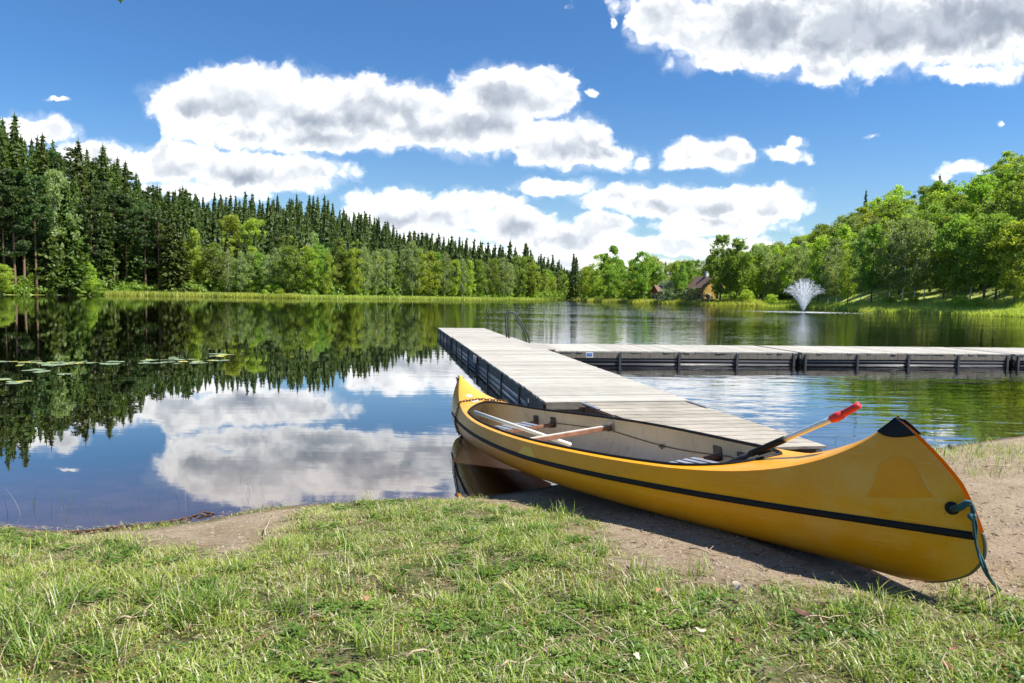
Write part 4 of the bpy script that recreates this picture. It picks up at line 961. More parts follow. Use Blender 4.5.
# black coaming bead around the cockpit
path = []
for side, us in ((-1, uc), (1, uc[::-1])):
    hi_ = half_in(us)
    for u, hw in zip(us, hi_): path.append((float(s_of_u(np.array(u))), side * float(hw), float(crown(np.array(u), np.array(hw))) + .002))
m = MB(); m.tube(path + [path[0]], .0095, 8, False); m.build('coaming', M_BLACK, canoe, True)
# inside skin
ui = np.linspace(U_F - .16, U_N + .14, 90); vi = np.linspace(0.0, 1, 26); UI, VI = np.meshgrid(ui, vi, indexing='ij')
L1, F1 = grid(hull_n(UI, VI, -1, -.012)); L2, F2 = grid(hull_n(UI, VI, 1, -.012), True)
for L_, sg in ((L1, -1), (L2, 1)):
    L_[:, 1] = np.where(L_[:, 1] * sg < 0, 0, L_[:, 1]); L_[:, 2] = np.maximum(L_[:, 2], .014)
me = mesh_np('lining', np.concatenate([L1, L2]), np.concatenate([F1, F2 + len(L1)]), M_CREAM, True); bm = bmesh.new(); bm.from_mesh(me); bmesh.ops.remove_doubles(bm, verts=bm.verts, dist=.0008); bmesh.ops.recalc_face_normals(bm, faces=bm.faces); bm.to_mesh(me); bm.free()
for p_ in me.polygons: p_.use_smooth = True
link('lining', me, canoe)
# underside of the flange reads cream: bulkheads closing both ends
for ub in (U_F - .14, U_N + .12):
    pts = [hull_n(np.array(ub), np.array(v), s, -.014) for s in (-1,) for v in np.linspace(0, 1, 14)] + [hull_n(np.array(ub), np.array(v), 1, -.014) for v in np.linspace(1, 0, 14)[1:]]
    m = MB(); m.add(pts, [tuple(range(len(pts)))]); m.build('bulkhead', M_CREAM, canoe)
# rub strip both sides, a raised half-round band
def strip(z_a, hgt, proud, name, material, u0=-.995, u1=.992):
    us = np.sin(np.linspace(math.asin(u0), math.asin(u1), 150))
    for side in (-1, 1):
        zc = CP['s0'] + CP['s1'] * np.abs(us) + z_a; prof = [(-.5, 0), (-.42, .8), (-.15, 1), (.15, 1), (.42, .8), (.5, 0)]; rows = []
        for (a, bq) in prof: rows.append(hull_n(us, v_of_z(us, zc - a * hgt), side, .001 + proud * bq))
        V, F = grid(np.stack(rows, 1), side < 0); o = obj_np(name, V, F, material, canoe, True)
strip(0, .029, .008, 'rub_strip', M_BLACK)
# end caps
for u0, sg in ((.962, 1), (-.986, -1)):
    us = np.linspace(u0, sg * 1.0, 16); rows = []
    for side, vs in ((-1, np.linspace(.05, 0, 7)), (1, np.linspace(0, .05, 7)[1:])):
        for v in vs:
            fade = v * np.clip(1 - 0 * us, 0, 1); fr2 = np.clip((np.abs(us) - abs(u0)) / (1 - abs(u0)), 0, 1) ** .5
            rows.append(hull_n(us, v * fr2, side, .004) + np.array([0, 0, .004 + .004 * (1 - v / .05)]))
    G = np.stack(rows, 1); G[-1, :, 0] += sg * .004; V, F = grid(G); o = obj_np('end_cap', V, F, M_BLACK, canoe, True); sm = o.modifiers.new('s', 'SOLIDIFY'); sm.thickness = .004; sm.offset = 0
# stem strip at the near foot, brass grey
zz = np.linspace(.02, .26, 40); o_ = np.interp(zz, STEM_Z, STEM_O); m = MB(); m.tube([(HL - a - .001, 0, z) for a, z in zip(o_, zz)], .008, 8); m.build('stem_guard', simple('worn_steel', (.16, .15, .10), .6, metal=.3), canoe, True)
m = MB(); m.tube([(-(HL - a) + .002, 0, z) for a, z in zip(np.interp(np.linspace(.02, .6, 20), STEM_Z, STEM_O), np.linspace(.02, .6, 20))], .010, 8); m.build('stem_guard', M_BLACK, canoe, True)
def local(px, py, w=0.0, plane='w'):
    """canoe local point where the sight line of a photo point meets the canoe plane y=w (or z=w)"""
    d = ray(px, py); O = CAM - cM
    ax = cey if plane == 'w' else cez; t = (w - O @ ax) / (d @ ax); X = O + d * t; return np.array([X @ cex, X @ cey, X @ cez])
def on_hull(px, py, side=-1, off=.003):
    """(u, v) on the near side of the hull under a photo point, by search"""
    us = np.linspace(-.99, .995, 500); vs = np.linspace(0, .9, 140); A, B = np.meshgrid(us, vs, indexing='ij'); Pl = hull(A, B, side)
    Wd = cM + Pl[..., :1] * cex + Pl[..., 1:2] * cey + Pl[..., 2:3] * cez; X_, Y_ = proj(Wd); k = np.argmin((X_ - px) ** 2 + (Y_ - py) ** 2); k = np.unravel_index(k, A.shape); return us[k[0]], vs[k[1]]
def patch(outline, name, material, side=-1, off=.0015, label=None):
    """thin sheet following the hull inside an outline of photo points"""
    uvp = np.array([on_hull(*q, side) for q in outline]); c0 = uvp.mean(0); rings = []
    M_ = len(uvp); dense = []
    for i in range(M_):
        for k in range(5): dense.append(uvp[i] + (uvp[(i + 1) % M_] - uvp[i]) * k / 5)
    dense = np.array(dense)
    for r in np.linspace(1, 0.02, 9): rings.append(c0 + (dense - c0) * r)
    G = np.array(rings); P_ = hull_n(G[..., 0], G[..., 1], side, off); n = P_.shape[1]; V = P_.reshape(-1, 3)
    F = [(i * n + k, i * n + (k + 1) % n, (i + 1) * n + (k + 1) % n, (i + 1) * n + k) for i in range(8) for k in range(n)] + [tuple(8 * n + k for k in range(n))]
    o = link(name, mesh_np(name, V, F, material, True), canoe)
    if label: o['label'] = label
    return o
M_PATCH = simple('unfaded_yellow', (.80, .30, .0), .42, var=.06, coat=.05, spec=.3)
M_STK = simple('yellow_sticker', (.80, .50, .04), .4, var=.08)
patch([(866, 496), (872, 488), (876, 474), (879, 465), (888, 459), (898, 457), (908, 460), (916, 467), (920, 478), (924, 488), (934, 497), (900, 498)], 'unfaded_patch', M_PATCH, label='darker yellow dome shaped patch on the near bow')
patch([(518, 453), (524, 445), (532, 448), (537, 460), (526, 458)], 'sticker', M_STK, label='bright yellow four sided sticker on the side')
# eyelet in the bow
eu, ev = on_hull(952.5, 507); pc = hull_n(np.array(eu), np.array(ev), -1, .004); pn = hull_n(np.array(eu), np.array(ev), -1, .012) - pc; pn /= np.linalg.norm(pn)
m = MB(); m.tube([pc - pn * .006, pc, pc + pn * .003], [.024, .0235, .017], 20); m.build('eyelet', M_BLACK, canoe, True)
# stickers on the far deck
M_STG = simple('pale_green_sticker', (.42, .56, .42), .5, var=.15); M_STW = simple('faded_white_sticker', (.72, .66, .62), .5, var=.1)
def deck_patch(px, py, a, b, material, ang=0):
    best = None
    for u in np.linspace(-.99, U_F, 160):
        for k in np.linspace(-.9, .9, 41):
            hb = float(hull(np.array(u), np.array(0.), 1)[1]); w_ = k * hb; pl = np.array([float(s_of_u(np.array(u))), w_, float(crown(np.array(u), np.array(w_)))])
            X_, Y_ = proj(cM + pl[0] * cex + pl[1] * cey + pl[2] * cez); e = (X_ - px) ** 2 + (Y_ - py) ** 2
            if best is None or e < best[0]: best = (e, u, w_, pl)
    _, u, w_, pl = best; pts = []
    for r_ in (1, .5, 0.02):
        for th_ in np.linspace(0, 2 * math.pi, 21)[:-1]:
            du = a * math.cos(th_) * r_; dw = b * math.sin(th_) * r_; u2 = np.array(u + du / HL); w2 = w_ + dw
            pts.append((float(s_of_u(u2)), w2, float(crown(u2, np.array(w2))) + .0022))
    F = [(i * 20 + k, i * 20 + (k + 1) % 20, (i + 1) * 20 + (k + 1) % 20, (i + 1) * 20 + k) for i in range(2) for k in range(20)] + [tuple(40 + k for k in range(20))]
    link('sticker', mesh_np('sticker', pts, F, material), canoe)
deck_patch(469.5, 396, .05, .028, M_STG); deck_patch(475, 401, .05, .032, M_STW)
# thwarts, seats
M_RWOOD = simple('worn_brown_wood', (.20, .09, .05), .6, scale=14, var=.4); M_PWOOD = simple('bleached_wood', (.52, .46, .40), .7, scale=14, var=.2); M_SLAT = simple('blue_grey_slats', (.22, .24, .28), .55, var=.2)
def inner_w(u, z): return float(hull_n(np.array(u), v_of_z(np.array(u), np.array(z)), 1, -.014)[1])
def crossbar(u, z, r, material, name, parent=canoe, flat=False):
    w_ = inner_w(u, z) - .002; s = u * HL; m = MB()
    m.frame_box((s, 0, z), (1, 0, 0), (0, 1, 0), (0, 0, 1), r * 2.6 if flat else r * 2, 2 * w_, r * 1.1 if flat else r * 1.6); return m.build(name, material, parent, bevel=.004)
def bracket(u, z, side, material=M_GALV):
    w_ = inner_w(u, z); s = u * HL; m = MB(); m.frame_box((s, side * (w_ - .006), z + .012), (1, 0, 0), (0, 1, 0), (0, 0, 1), .075, .010, .085); m.frame_box((s, side * (w_ - .03), z - .028), (1, 0, 0), (0, 1, 0), (0, 0, 1), .07, .05, .006); m.build('bracket', material, canoe, bevel=.002)
th_u = local(596, 428, .32)[0] / HL
o = crossbar(th_u, .262, .021, M_RWOOD, 'thwart'); m = MB(); m.frame_box((th_u * HL, 0, .262 + .019), (1, 0, 0), (0, 1, 0), (0, 0, 1), .036, inner_w(th_u, .26) * 1.9, .004); m.build('bleached_top', M_PWOOD, o)
for s in (-1, 1): bracket(th_u, .268, s)
def seat(uc_, z, dep, nsl, label):
    root = bpy.data.objects.new('seat', None); COL.objects.link(root); root.parent = canoe
    for du in (-dep / 2, dep / 2):
        crossbar(uc_ + du / HL, z, .018, M_RWOOD, 'seat_bar', root)
        for s in (-1, 1): bracket(uc_ + du / HL, z + .01, s, M_DGREY)
    w_ = inner_w(uc_, z) * .62
    m = MB()
    for k in range(nsl):
        y = -w_ + 2 * w_ * (k + .5) / nsl; m.frame_box((uc_ * HL, y, z + .019), (1, 0, 0), (0, 1, 0), (0, 0, 1), dep + .04, 2 * w_ / nsl * .62, .007)
    m.build('seat_slats', M_SLAT, root); root['label'] = label
sn = local(712, 450, .26)[0] / HL; sf = local(530, 424, .20)[0] / HL
print('thwart/seat u', th_u, sn, sf)
seat(sn, .215, .24, 9, 'seat of blue grey slats on brown bars near the near end'); seat(sf, .22, .24, 7, 'seat of blue grey slats at the far end')
# cord along the inner wall with a knot
m = MB(); us = np.linspace(sf + .02, sn + .12, 46); pts = []
for u in us:
    z = .235 - .045 * abs(math.sin((u - th_u) / (sn - th_u) * math.pi)) * (u > th_u); pts.append(hull_n(np.array(u), v_of_z(np.array(u), np.array(z)), 1, -.020))
m.tube(pts, .0032, 6, False); ku = us[26]; kp = pts[26]
for dx, dz_, r_ in ((0, 0, .012), (.018, .006, .009), (-.016, -.004, .009), (.006, -.016, .007), (.03, -.004, .006)): m.tube([kp + np.array([dx - .006, -.004, dz_]), kp + np.array([dx, -.006, dz_]), kp + np.array([dx + .006, -.004, dz_])], [r_ * .5, r_, r_ * .5], 8)
m.build('inner_cord', simple('brown_cord', (.13, .09, .06), .9), canoe, True)
tag(canoe, 'yellow canoe with a black rub strip pulled half onto the sandy shore', 'canoe')

def cw(l): return cM + l[0] * cex + l[1] * cey + l[2] * cez
# towing loop at the far tip
tl_ = np.array([-2.36, 0, .615]); m = MB(); m.tube([cw(tl_ + np.array([.03 * math.cos(a), .03 * math.sin(a), .008 + .004 * math.sin(3 * a)])) for a in np.linspace(0, 6.28, 16)], .008, 6); m.tube([cw(tl_ + d) for d in (np.array([0, 0, 0]), np.array([.06, -.03, .02]), np.array([.1, -.07, .012]))], .007, 6); m.tube([cw(tl_ + d) for d in (np.array([0.02, 0, 0]), np.array([.05, -.02, -.03]), np.array([.1, -.02, -.05]))], .007, 6)
tag(m.build('cord_loop', simple('mossy_cord', (.09, .09, .035), .9), None, True), 'tangle of mossy green cord tied at the far tip of the canoe', 'rope')

# ------------------------------------------------------------------ paddle
pg_ = local(859, 407.5, .07); pk = local(749, 454.5, -.05)
A_ = cw(pk); Bp = cw(pg_); dp = (Bp - A_); Lp = np.linalg.norm(dp); dp /= Lp
print('paddle', Lp, pk, pg_)
pad = empty('paddle', tuple(A_))
def pp(px_, py_):
    # param along the shaft of a photo point
    ts_ = np.linspace(-1, 1.5, 2000); X_, Y_ = proj(A_ + ts_[:, None] * dp); return ts_[np.argmin((X_ - px_) ** 2 + (Y_ - py_) ** 2)]
tG0, tS1, tB0, tB1 = pp(833, 418), pp(784, 438), pp(751, 454), pp(784, 438)
def seg(a, b, r0, r1, name, material, bend=None, n=12):
    m = MB(); pts = [dp * (a + (b - a) * k / 6) for k in range(7)]
    if bend is not None: pts = [q + np.array([0, 0, 1.]) * bend(k / 6) for k, q in enumerate(pts)]
    m.tube(pts, [r0 + (r1 - r0) * k / 6 for k in range(7)], n); return m.build(name, material, pad, True)
M_RED = simple('red_grip', (.62, .03, .025), .45, var=.2, scale=30, dirt=(.35, .05, .04))
seg(tG0, Lp, .0165, .015, 'grip', M_RED, lambda t: .012 * t * t)
m = MB(); m.tube([dp * (tG0 - .01), dp * (tG0 + .02), dp * (tG0 + .05)], [.017, .0215, .017], 12); m.build('grip_collar', M_RED, pad, True)
seg(tS1, tG0, .013, .013, 'shaft', M_ALU)
seg(tB0 + .0, tS1, .0165, .0165, 'shaft_sleeve', M_BLACK)
seg(-.45, tB0, .0125, .013, 'lower_shaft', M_DGREY)
side_v = np.cross(dp, [0, 0, 1.]); side_v /= np.linalg.norm(side_v)
m = MB(); nrm_v = np.cross(side_v, dp)
pr = [(-.40, .02), (-.47, .07), (-.60, .095), (-.78, .10), (-.88, .085), (-.92, .04)]
V = []; 
for (a, hw) in pr:
    for sd_ in (-1, 1):
        for k in (-1, 1): V.append(dp * a + side_v * hw * sd_ + nrm_v * .004 * k)
F = []
for i in range(len(pr) - 1):
    b = i * 4; F += [(b, b + 4, b + 6, b + 2), (b + 1, b + 3, b + 7, b + 5), (b, b + 1, b + 5, b + 4), (b + 2, b + 6, b + 7, b + 3)]
F += [(0, 2, 3, 1), (20, 21, 23, 22)]
# lay the blade flat on the boat's floor instead of through it
fl_dir = cex * -.96 + cez * -.02 + cey * .1
V = [np.array(v) for v in V]
tag(pad, 'paddle with a red grip and a silver shaft resting on the canoe deck', 'paddle')
bl = MB(); start = dp * -.45
zfl = cw(np.array([pk[0] - .5, -.05, .03])) - A_
fd = -cex; sdv_ = cey
for (a, hw) in pr:
    k_ = (-.40 - a) / .52; c0 = start * 1.0 + (zfl + fd * .32 - start) * k_
    for sd_ in (-1, 1):
        for k in (-1, 1): bl.v.append(tuple(c0 + sdv_ * hw * sd_ + cez * .004 * k + cez * .0))
bl.f = F; bl.build('blade', M_BLACK, pad)
# second short black bar beside the sleeve (the other paddle's clamp)
q0_ = local(758, 454, .02); q1_ = local(771.5, 449.5, .05); m = MB(); m.tube([cw(q0_), cw(q1_)], .009, 8)
tag(m.build('tie_bar', M_BLACK, None, True), 'short black bar beside the paddle sleeve on the canoe deck', 'bar')
# white pole inside
w0 = local(474, 411.5, -.10); 
for tries in range(1): pass
def deckpt(px, py, zloc): return local(px, py, zloc, 'z')
w0 = deckpt(474.5, 412.0, float(c_sheer(np.array(-.6))) + .028); w1 = deckpt(552, 438.5, .24)
print('pole', w0, w1)
m = MB(); dw = (w1 - w0); w2 = w1 + dw / np.linalg.norm(dw) * .20
m.tube([cw(w0), cw(w0 + (w2 - w0) * .5), cw(w2)], .016, 12)
tag(m.build('white_pole', simple('old_white_plastic', (.62, .60, .52), .45, var=.1), None, True), 'off white pole lying slanted from the far deck into the canoe', 'pole')

# ------------------------------------------------------------------ chains and rope
M_RUST = simple('rusty_iron', (.085, .045, .03), .8, metal=.2, scale=40, var=.5)
def chain(pts, label, link_l=.040, r=.0042, name='chain'):
    pts = [np.asarray(p, float) for p in pts]; P = []
    for i in range(len(pts) - 1):
        n = max(1, int(np.linalg.norm(pts[i + 1] - pts[i]) / .006)); P += [pts[i] + (pts[i + 1] - pts[i]) * k / n for k in range(n)]
    P = np.array(P); d = np.concatenate([[0], np.cumsum(np.linalg.norm(np.diff(P, axis=0), axis=1))]); m = MB(); step = link_l * .72; k = 0; s = 0
    while s < d[-1] - link_l:
        c = np.array([np.interp(s, d, P[:, j]) for j in range(3)]); e = np.array([np.interp(s + step, d, P[:, j]) for j in range(3)]); t = e - c; t /= np.linalg.norm(t) + 1e-9
        a = np.cross(t, [0, 0, 1.]); a /= np.linalg.norm(a) + 1e-9; b = np.cross(t, a); ang = .6 + (math.pi / 2) * (k % 2); q = a * math.cos(ang) + b * math.sin(ang)
        L_ = link_l; W_ = link_l * .30
        m.tube([c + t * (L_ * .5 * math.cos(x) * (1.0)) + q * W_ * math.sin(x) for x in np.linspace(0, 2 * math.pi, 9)], r, 5, False); s += step; k += 1
    return tag(m.build(name, M_RUST, None, True), label, 'chain')
def dk_at(u, w_): return cw(np.array([float(s_of_u(np.array(u))), w_, float(crown(np.array(u), np.array(w_))) + .008]))
ca = local(506, 402.5, .29, 'z')
b_of = lambda u: float(hull(np.array(u), np.array(0.), 1)[1])
cp = [dk_at(-.705, b_of(-.705) * .93), dk_at(-.715, b_of(-.715) * .5), dk_at(-.735, 0), dk_at(-.755, -b_of(-.755) * .5), dk_at(-.775, -b_of(-.775) * .97)]
for k, (u, z) in enumerate([(-.79, .27), (-.81, .2), (-.835, .12), (-.86, .05)]): cp.append(cw(hull_n(np.array(u), v_of_z(np.array(u), np.array(z)), -1, .014)))
e_ = cp[-1]; cp += [e_ + np.array([-.06, -.02, -.10]), e_ + np.array([-.16, -.05, -.35])]
chain(cp, 'rusty chain laid over the far deck of the canoe and down into the water')
cg = [on_ground(68, 535), on_ground(95, 532), on_ground(125, 527.5), on_ground(150, 525), on_ground(172, 521.5), on_ground(192, 518)] 
cg = [q + np.array([0, 0, .012]) for q in cg] + [np.array([*P2(206, 515), .01]), np.array([*P2(222, 512), -.03]), np.array([*P2(235, 508), -.12])]
chain(cg, 'rusty chain running from the left bank grass into the water', .052, .006)
# bow rope
M_ROPE = simple('teal_rope', (.022, .075, .085), .85, scale=60, var=.5); 
kn = local(971.5, 506, -.035); ro = []
pe = cw(pc + pn * .004)
tie = cw(kn)
def at_w(px, py, w_): return cw(local(px, py, w_))
R_pts = [pe, at_w(960, 506, -.06), at_w(966, 501.5, -.055), at_w(970, 502, -.05), at_w(972.5, 507, -.045), at_w(973, 514, -.05)]
m = MB(); m.tube(R_pts, .0075, 8); m.tube([np.array(p) + np.array([.004, -.004, -.008]) for p in R_pts[:4]], .0065, 8)
m.tube([at_w(972, 517, -.055) + np.array([dx, 0, dz_]) for dx, dz_ in ((-.006, .012), (-.008, 0), (.0, -.008), (.008, 0), (.004, .012))], .0085, 8)
endp = on_ground(999, 594) + np.array([0, 0, .012])
st_ = at_w(973, 518, -.055)
for k in range(2):
    P = []
    ctrl = [st_, at_w(974.5, 534, -.05), at_w(978, 552, -.05), at_w(985.5, 573, -.04), endp + np.array([.012 * k, .01 * k, 0])]
    for i in range(25):
        t_ = i / 24 * 4; j = min(int(t_), 3); f_ = t_ - j
        p0_ = ctrl[max(j - 1, 0)]; p1_ = ctrl[j]; p2_ = ctrl[j + 1]; p3_ = ctrl[min(j + 2, 4)]
        P.append(.5 * ((2 * p1_) + (p2_ - p0_) * f_ + (2 * p0_ - 5 * p1_ + 4 * p2_ - p3_) * f_ ** 2 + (3 * p1_ - p0_ - 3 * p2_ + p3_) * f_ ** 3) + np.array([.006 * k * math.sin(i * .5) + .005 * k, 0, 0]))
    m.tube(P, [.0042 + .0007 * (q_ % 2) for q_ in range(len(P))], 7)
tag(m.build('mooring_rope', M_ROPE, None, True), 'dark teal rope tied through the bow eyelet and hanging to the ground', 'rope')

# ------------------------------------------------------------------ grass near the camera
t = mat('blade_grass'); t.n.remove(t.b); tn = t.attr('tint')
c = t.ramp(tn, [(0, (.07, .14, .02)), (.3, (.15, .255, .035)), (.55, (.32, .40, .06)), (.74, (.48, .49, .12)), (.8, (.44, .38, .22)), (.92, (.62, .55, .38)), (.97, (.30, .13, .07))])
d = t.n.new('ShaderNodeBsdfDiffuse'); tr = t.n.new('ShaderNodeBsdfTranslucent'); gl = t.n.new('ShaderNodeBsdfGlossy'); gl.inputs['Roughness'].default_value = .45
t.put(d.inputs[0], c); t.put(tr.inputs[0], t.mix(1.0, c, (1.2, 1.3, .7), 'MULTIPLY')); m1 = t.n.new('ShaderNodeMixShader'); m1.inputs[0].default_value = .4; t.l.new(d.outputs[0], m1.inputs[1]); t.l.new(tr.outputs[0], m1.inputs[2])
m2 = t.n.new('ShaderNodeMixShader'); m2.inputs[0].default_value = .04; t.l.new(m1.outputs[0], m2.inputs[1]); t.l.new(gl.outputs[0], m2.inputs[2]); t.l.new(m2.outputs[0], t.o.inputs[0]); M_GRASS = t.m
def vnoise(x, y, s, o=0):
    return np.array([mnoise.noise(Vector((a * s + o, b * s - o, o * .37))) for a, b in zip(x, y)])
rg = np.random.default_rng(99)
N = 420000; a = rg.uniform(-44, 44, N) * math.pi / 180; r = np.sqrt(rg.uniform(1.35 ** 2, 6.4 ** 2, N)); x = r * np.sin(a); y = r * np.cos(a)
sd = lake_sd(x, y); ok = (sd > .02) & (y > 1.2); x, y, sd = x[ok], y[ok], sd[ok]
# patchiness on a lattice
gx_ = np.linspace(-5.5, 5.5, 300); gy_ = np.linspace(1, 7, 170)
def latt(s, o):
    G = np.array([[mnoise.fractal(Vector((p * s + o, q * s, o * .7)), .8, 2.0, 4) for q in gy_] for p in gx_]); return G
def samp(G, x, y):
    fx = np.clip((x + 5.5) / 11 * 299, 0, 298.99); fy = np.clip((y - 1) / 6 * 169, 0, 168.99); i = fx.astype(int); j = fy.astype(int); u = fx - i; v = fy - j
    return G[i, j] * (1 - u) * (1 - v) + G[i + 1, j] * u * (1 - v) + G[i, j + 1] * (1 - u) * v + G[i + 1, j + 1] * u * v
g1 = latt(1.6, 3.1); g2 = latt(4.5, 9.7); g3 = latt(.9, 5.2)
s_ = sandness(x, y); dn = .92 + .6 * samp(g1, x, y) + .85 * samp(g2, x, y); dn = dn * (1 - s_) ** 1.8 * np.clip((sd - .07) / .34, .03, 1)
# worn bare spots among the grass
bx, by, _ = on_ground(130, 610); bare = np.exp(-(((x - bx) / .25) ** 2 + ((y - by) / .14) ** 2)); bx2, by2, _ = on_ground(800, 602); bare = np.maximum(bare, .7 * np.exp(-(((x - bx2) / .5) ** 2 + ((y - by2) / .1) ** 2)))
dn *= 1 - .8 * bare
keep = rg.random(len(x)) < np.clip(dn, 0, 1); x, y, sd = x[keep], y[keep], sd[keep]; n = len(x)
near = np.clip((2.9 - y) / 1.0, 0, 1); lush = np.clip(.5 + samp(g1, x, y) * .9 + samp(g3, x, y), 0, 1)
h = (.011 + .024 * rg.random(n) ** 1.6) * np.clip(1 + 1.1 * samp(g2, x, y), .5, 1.9) * (.8 + .5 * lush) * (1 + .15 * near); wd = rg.uniform(.0024, .0046, n) * (1 + .35 * near)
base_t = .23 + .38 * rg.random(n) + .22 * samp(g3, x, y) + .22 * np.clip(1 - lush, 0, 1) - .10 * near; base_t = np.clip(base_t, 0, .76)
dry = rg.random(n) < (.12 + .22 * (1 - lush) * (1 - near)); base_t[dry] = rg.uniform(.80, .95, dry.sum())
V, F, mm = blades(np.stack([x, y, ground_z(x, y) - .003], 1), h, wd, rg, .95, 3)
# fallen straw
m_ = 20000; a = rg.uniform(-44, 44, m_) * math.pi / 180; r = np.sqrt(rg.uniform(1.4 ** 2, 6.3 ** 2, m_)); sx = r * np.sin(a); sy = r * np.cos(a); ok = (lake_sd(sx, sy) > -.02) & (rg.random(m_) < .35 + .65 * (1 - sandness(sx, sy))); sx, sy = sx[ok], sy[ok]; k = len(sx)
th = rg.uniform(0, 6.28, k); ll = rg.uniform(.02, .09, k); z0_ = ground_z(sx, sy) + rg.uniform(.004, .03, k) * (1 - sandness(sx, sy)) + .003
dx = np.cos(th) * ll; dy = np.sin(th) * ll; ww = rg.uniform(.0012, .0026, k); z1_ = ground_z(sx + dx, sy + dy) + .004 + rg.uniform(0, .02, k) * (1 - sandness(sx, sy))
SV = np.stack([np.stack([sx - dy / ll * ww, sy + dx / ll * ww, z0_], 1), np.stack([sx + dy / ll * ww, sy - dx / ll * ww, z0_], 1), np.stack([sx + dx, sy + dy, z1_], 1)], 1).reshape(-1, 3); SF = np.arange(k * 3).reshape(k, 3) + len(V)
tn1 = np.repeat(base_t, mm); tn2 = np.repeat(rg.choice([.82, .88, .93, .95, .99], k), 3)
o = obj_np('grass', np.concatenate([V, SV]), np.concatenate([F, SF]), M_GRASS, attrs={'tint': np.concatenate([tn1, tn2])}); tag(o, 'short green lawn grass mixed with dry straw in front of the canoe', 'grass', kind='stuff')
# longer tufts
def tufts(spots, name, label, per=(26, 50), hh_=(.045, .115), rad=.055, wdt=(.003, .0055), tlo=.1, thi=.72, lean=.75):
    Vs, Fs, Ts = [], [], []; b = 0
    for (tx, ty) in spots:
        k = rg.integers(*per); px_ = tx + rg.normal(size=k) * rad * .5; py_ = ty + rg.normal(size=k) * rad * .5; zz_ = np.maximum(ground_z(px_, py_), -.12); sc = rg.uniform(.7, 1.25)
        V, F, m__ = blades(np.stack([px_, py_, zz_ - .004], 1), rg.uniform(*hh_, k) * sc, rg.uniform(*wdt, k), rg, lean, 4)
        # splay outwards
        Vs.append(V); Fs.append(F + b); b += len(V); tt_ = rg.uniform(tlo, thi, k); dr = rg.random(k) < .16; tt_[dr] = rg.uniform(.8, .97, dr.sum()); Ts.append(np.repeat(tt_, m__))
    return tag(obj_np(name, np.concatenate(Vs), np.concatenate(Fs), M_GRASS, attrs={'tint': np.concatenate(Ts)}), label, 'grass', kind='stuff')
pxs = [(380, 515), (440, 520), (415, 512), (365, 560), (440, 575), (460, 610), (490, 570), (590, 565), (600, 555), (560, 520), (430, 565), (350, 590), (395, 590), (620, 605), (600, 610), (580, 600), (700, 575), (640, 572), (870, 605), (885, 618),
       (70, 600), (30, 640), (10, 620), (45, 655), (90, 640), (180, 610), (200, 615), (215, 605), (170, 620), (230, 600), (300, 600), (290, 625), (320, 545), (310, 530), (285, 550), (60, 580), (20, 570), (20, 560), (40, 545), (260, 560), (340, 520), (240, 572), (160, 590), (120, 650), (690, 620), (990, 615), (960, 600), (1010, 640), (500, 520), (540, 560), (520, 600), (470, 540), (400, 540), (345, 545)]
sp_ = [tuple(on_ground(*q)[:2]) for q in pxs]
for _ in range(80):
    aa_ = math.radians(rg.uniform(-42, 42)); rr_ = rg.uniform(1.7, 4.8); tx, ty = rr_ * math.sin(aa_), rr_ * math.cos(aa_)
    if lake_sd(np.array([tx]), np.array([ty]))[0] > .1 and sandness(np.array([tx]), np.array([ty]))[0] < .2: sp_.append((tx, ty))
tufts(sp_, 'grass_tufts', 'longer tufts of sedge standing out of the short grass')
sp_ = [tuple(on_ground(*q)[:2]) for q in [(12, 625), (30, 640), (48, 620), (70, 605), (25, 600), (60, 645), (95, 655), (8, 655), (40, 668), (120, 668), (175, 612), (195, 618), (210, 606), (225, 612), (185, 628), (302, 612), (150, 600)]]
tufts(sp_, 'sedge_tufts', 'long dull green sedge tufts in the grass at the lower left', per=(35, 60), hh_=(.07, .15), rad=.06, tlo=.05, thi=.55)
sp_ = [tuple(on_ground(*q)[:2]) for q in [(935, 455), (950, 452), (975, 455), (990, 458), (1005, 463), (1016, 462), (960, 460), (985, 447), (1010, 450), (920, 452), (978, 475), (1000, 470), (940, 470), (930, 462), (1020, 455), (968, 449), (998, 452)]]
tufts(sp_ , 'shore_tufts', 'sparse green tufts on the sand by the water at the right edge', per=(26, 60), hh_=(.04, .12), rad=.22)
sp_ = [tuple(P2(*q)) for q in [(146, 492), (150, 497), (60, 508), (70, 500), (245, 490), (250, 492), (258, 489), (90, 512), (30, 505), (180, 500), (66, 518), (12, 515), (250, 480), (100, 505)]]
tufts(sp_, 'water_grass', 'thin dark stems poking out of the shallow water on the left', per=(2, 6), hh_=(.08, .22), rad=.07, wdt=(.002, .0032), tlo=0, thi=.1, lean=.3)
sp_ = [tuple(P2(*q)) for q in [(845, 440), (850, 436), (838, 437), (862, 432), (830, 442), (900, 440), (915, 436), (880, 436), (960, 430), (940, 434)]]
tufts(sp_, 'water_grass', 'fine stems poking out of the water behind the canoe bow', per=(3, 8), hh_=(.10, .2), rad=.1, wdt=(.002, .003), tlo=0, thi=.3, lean=.3)

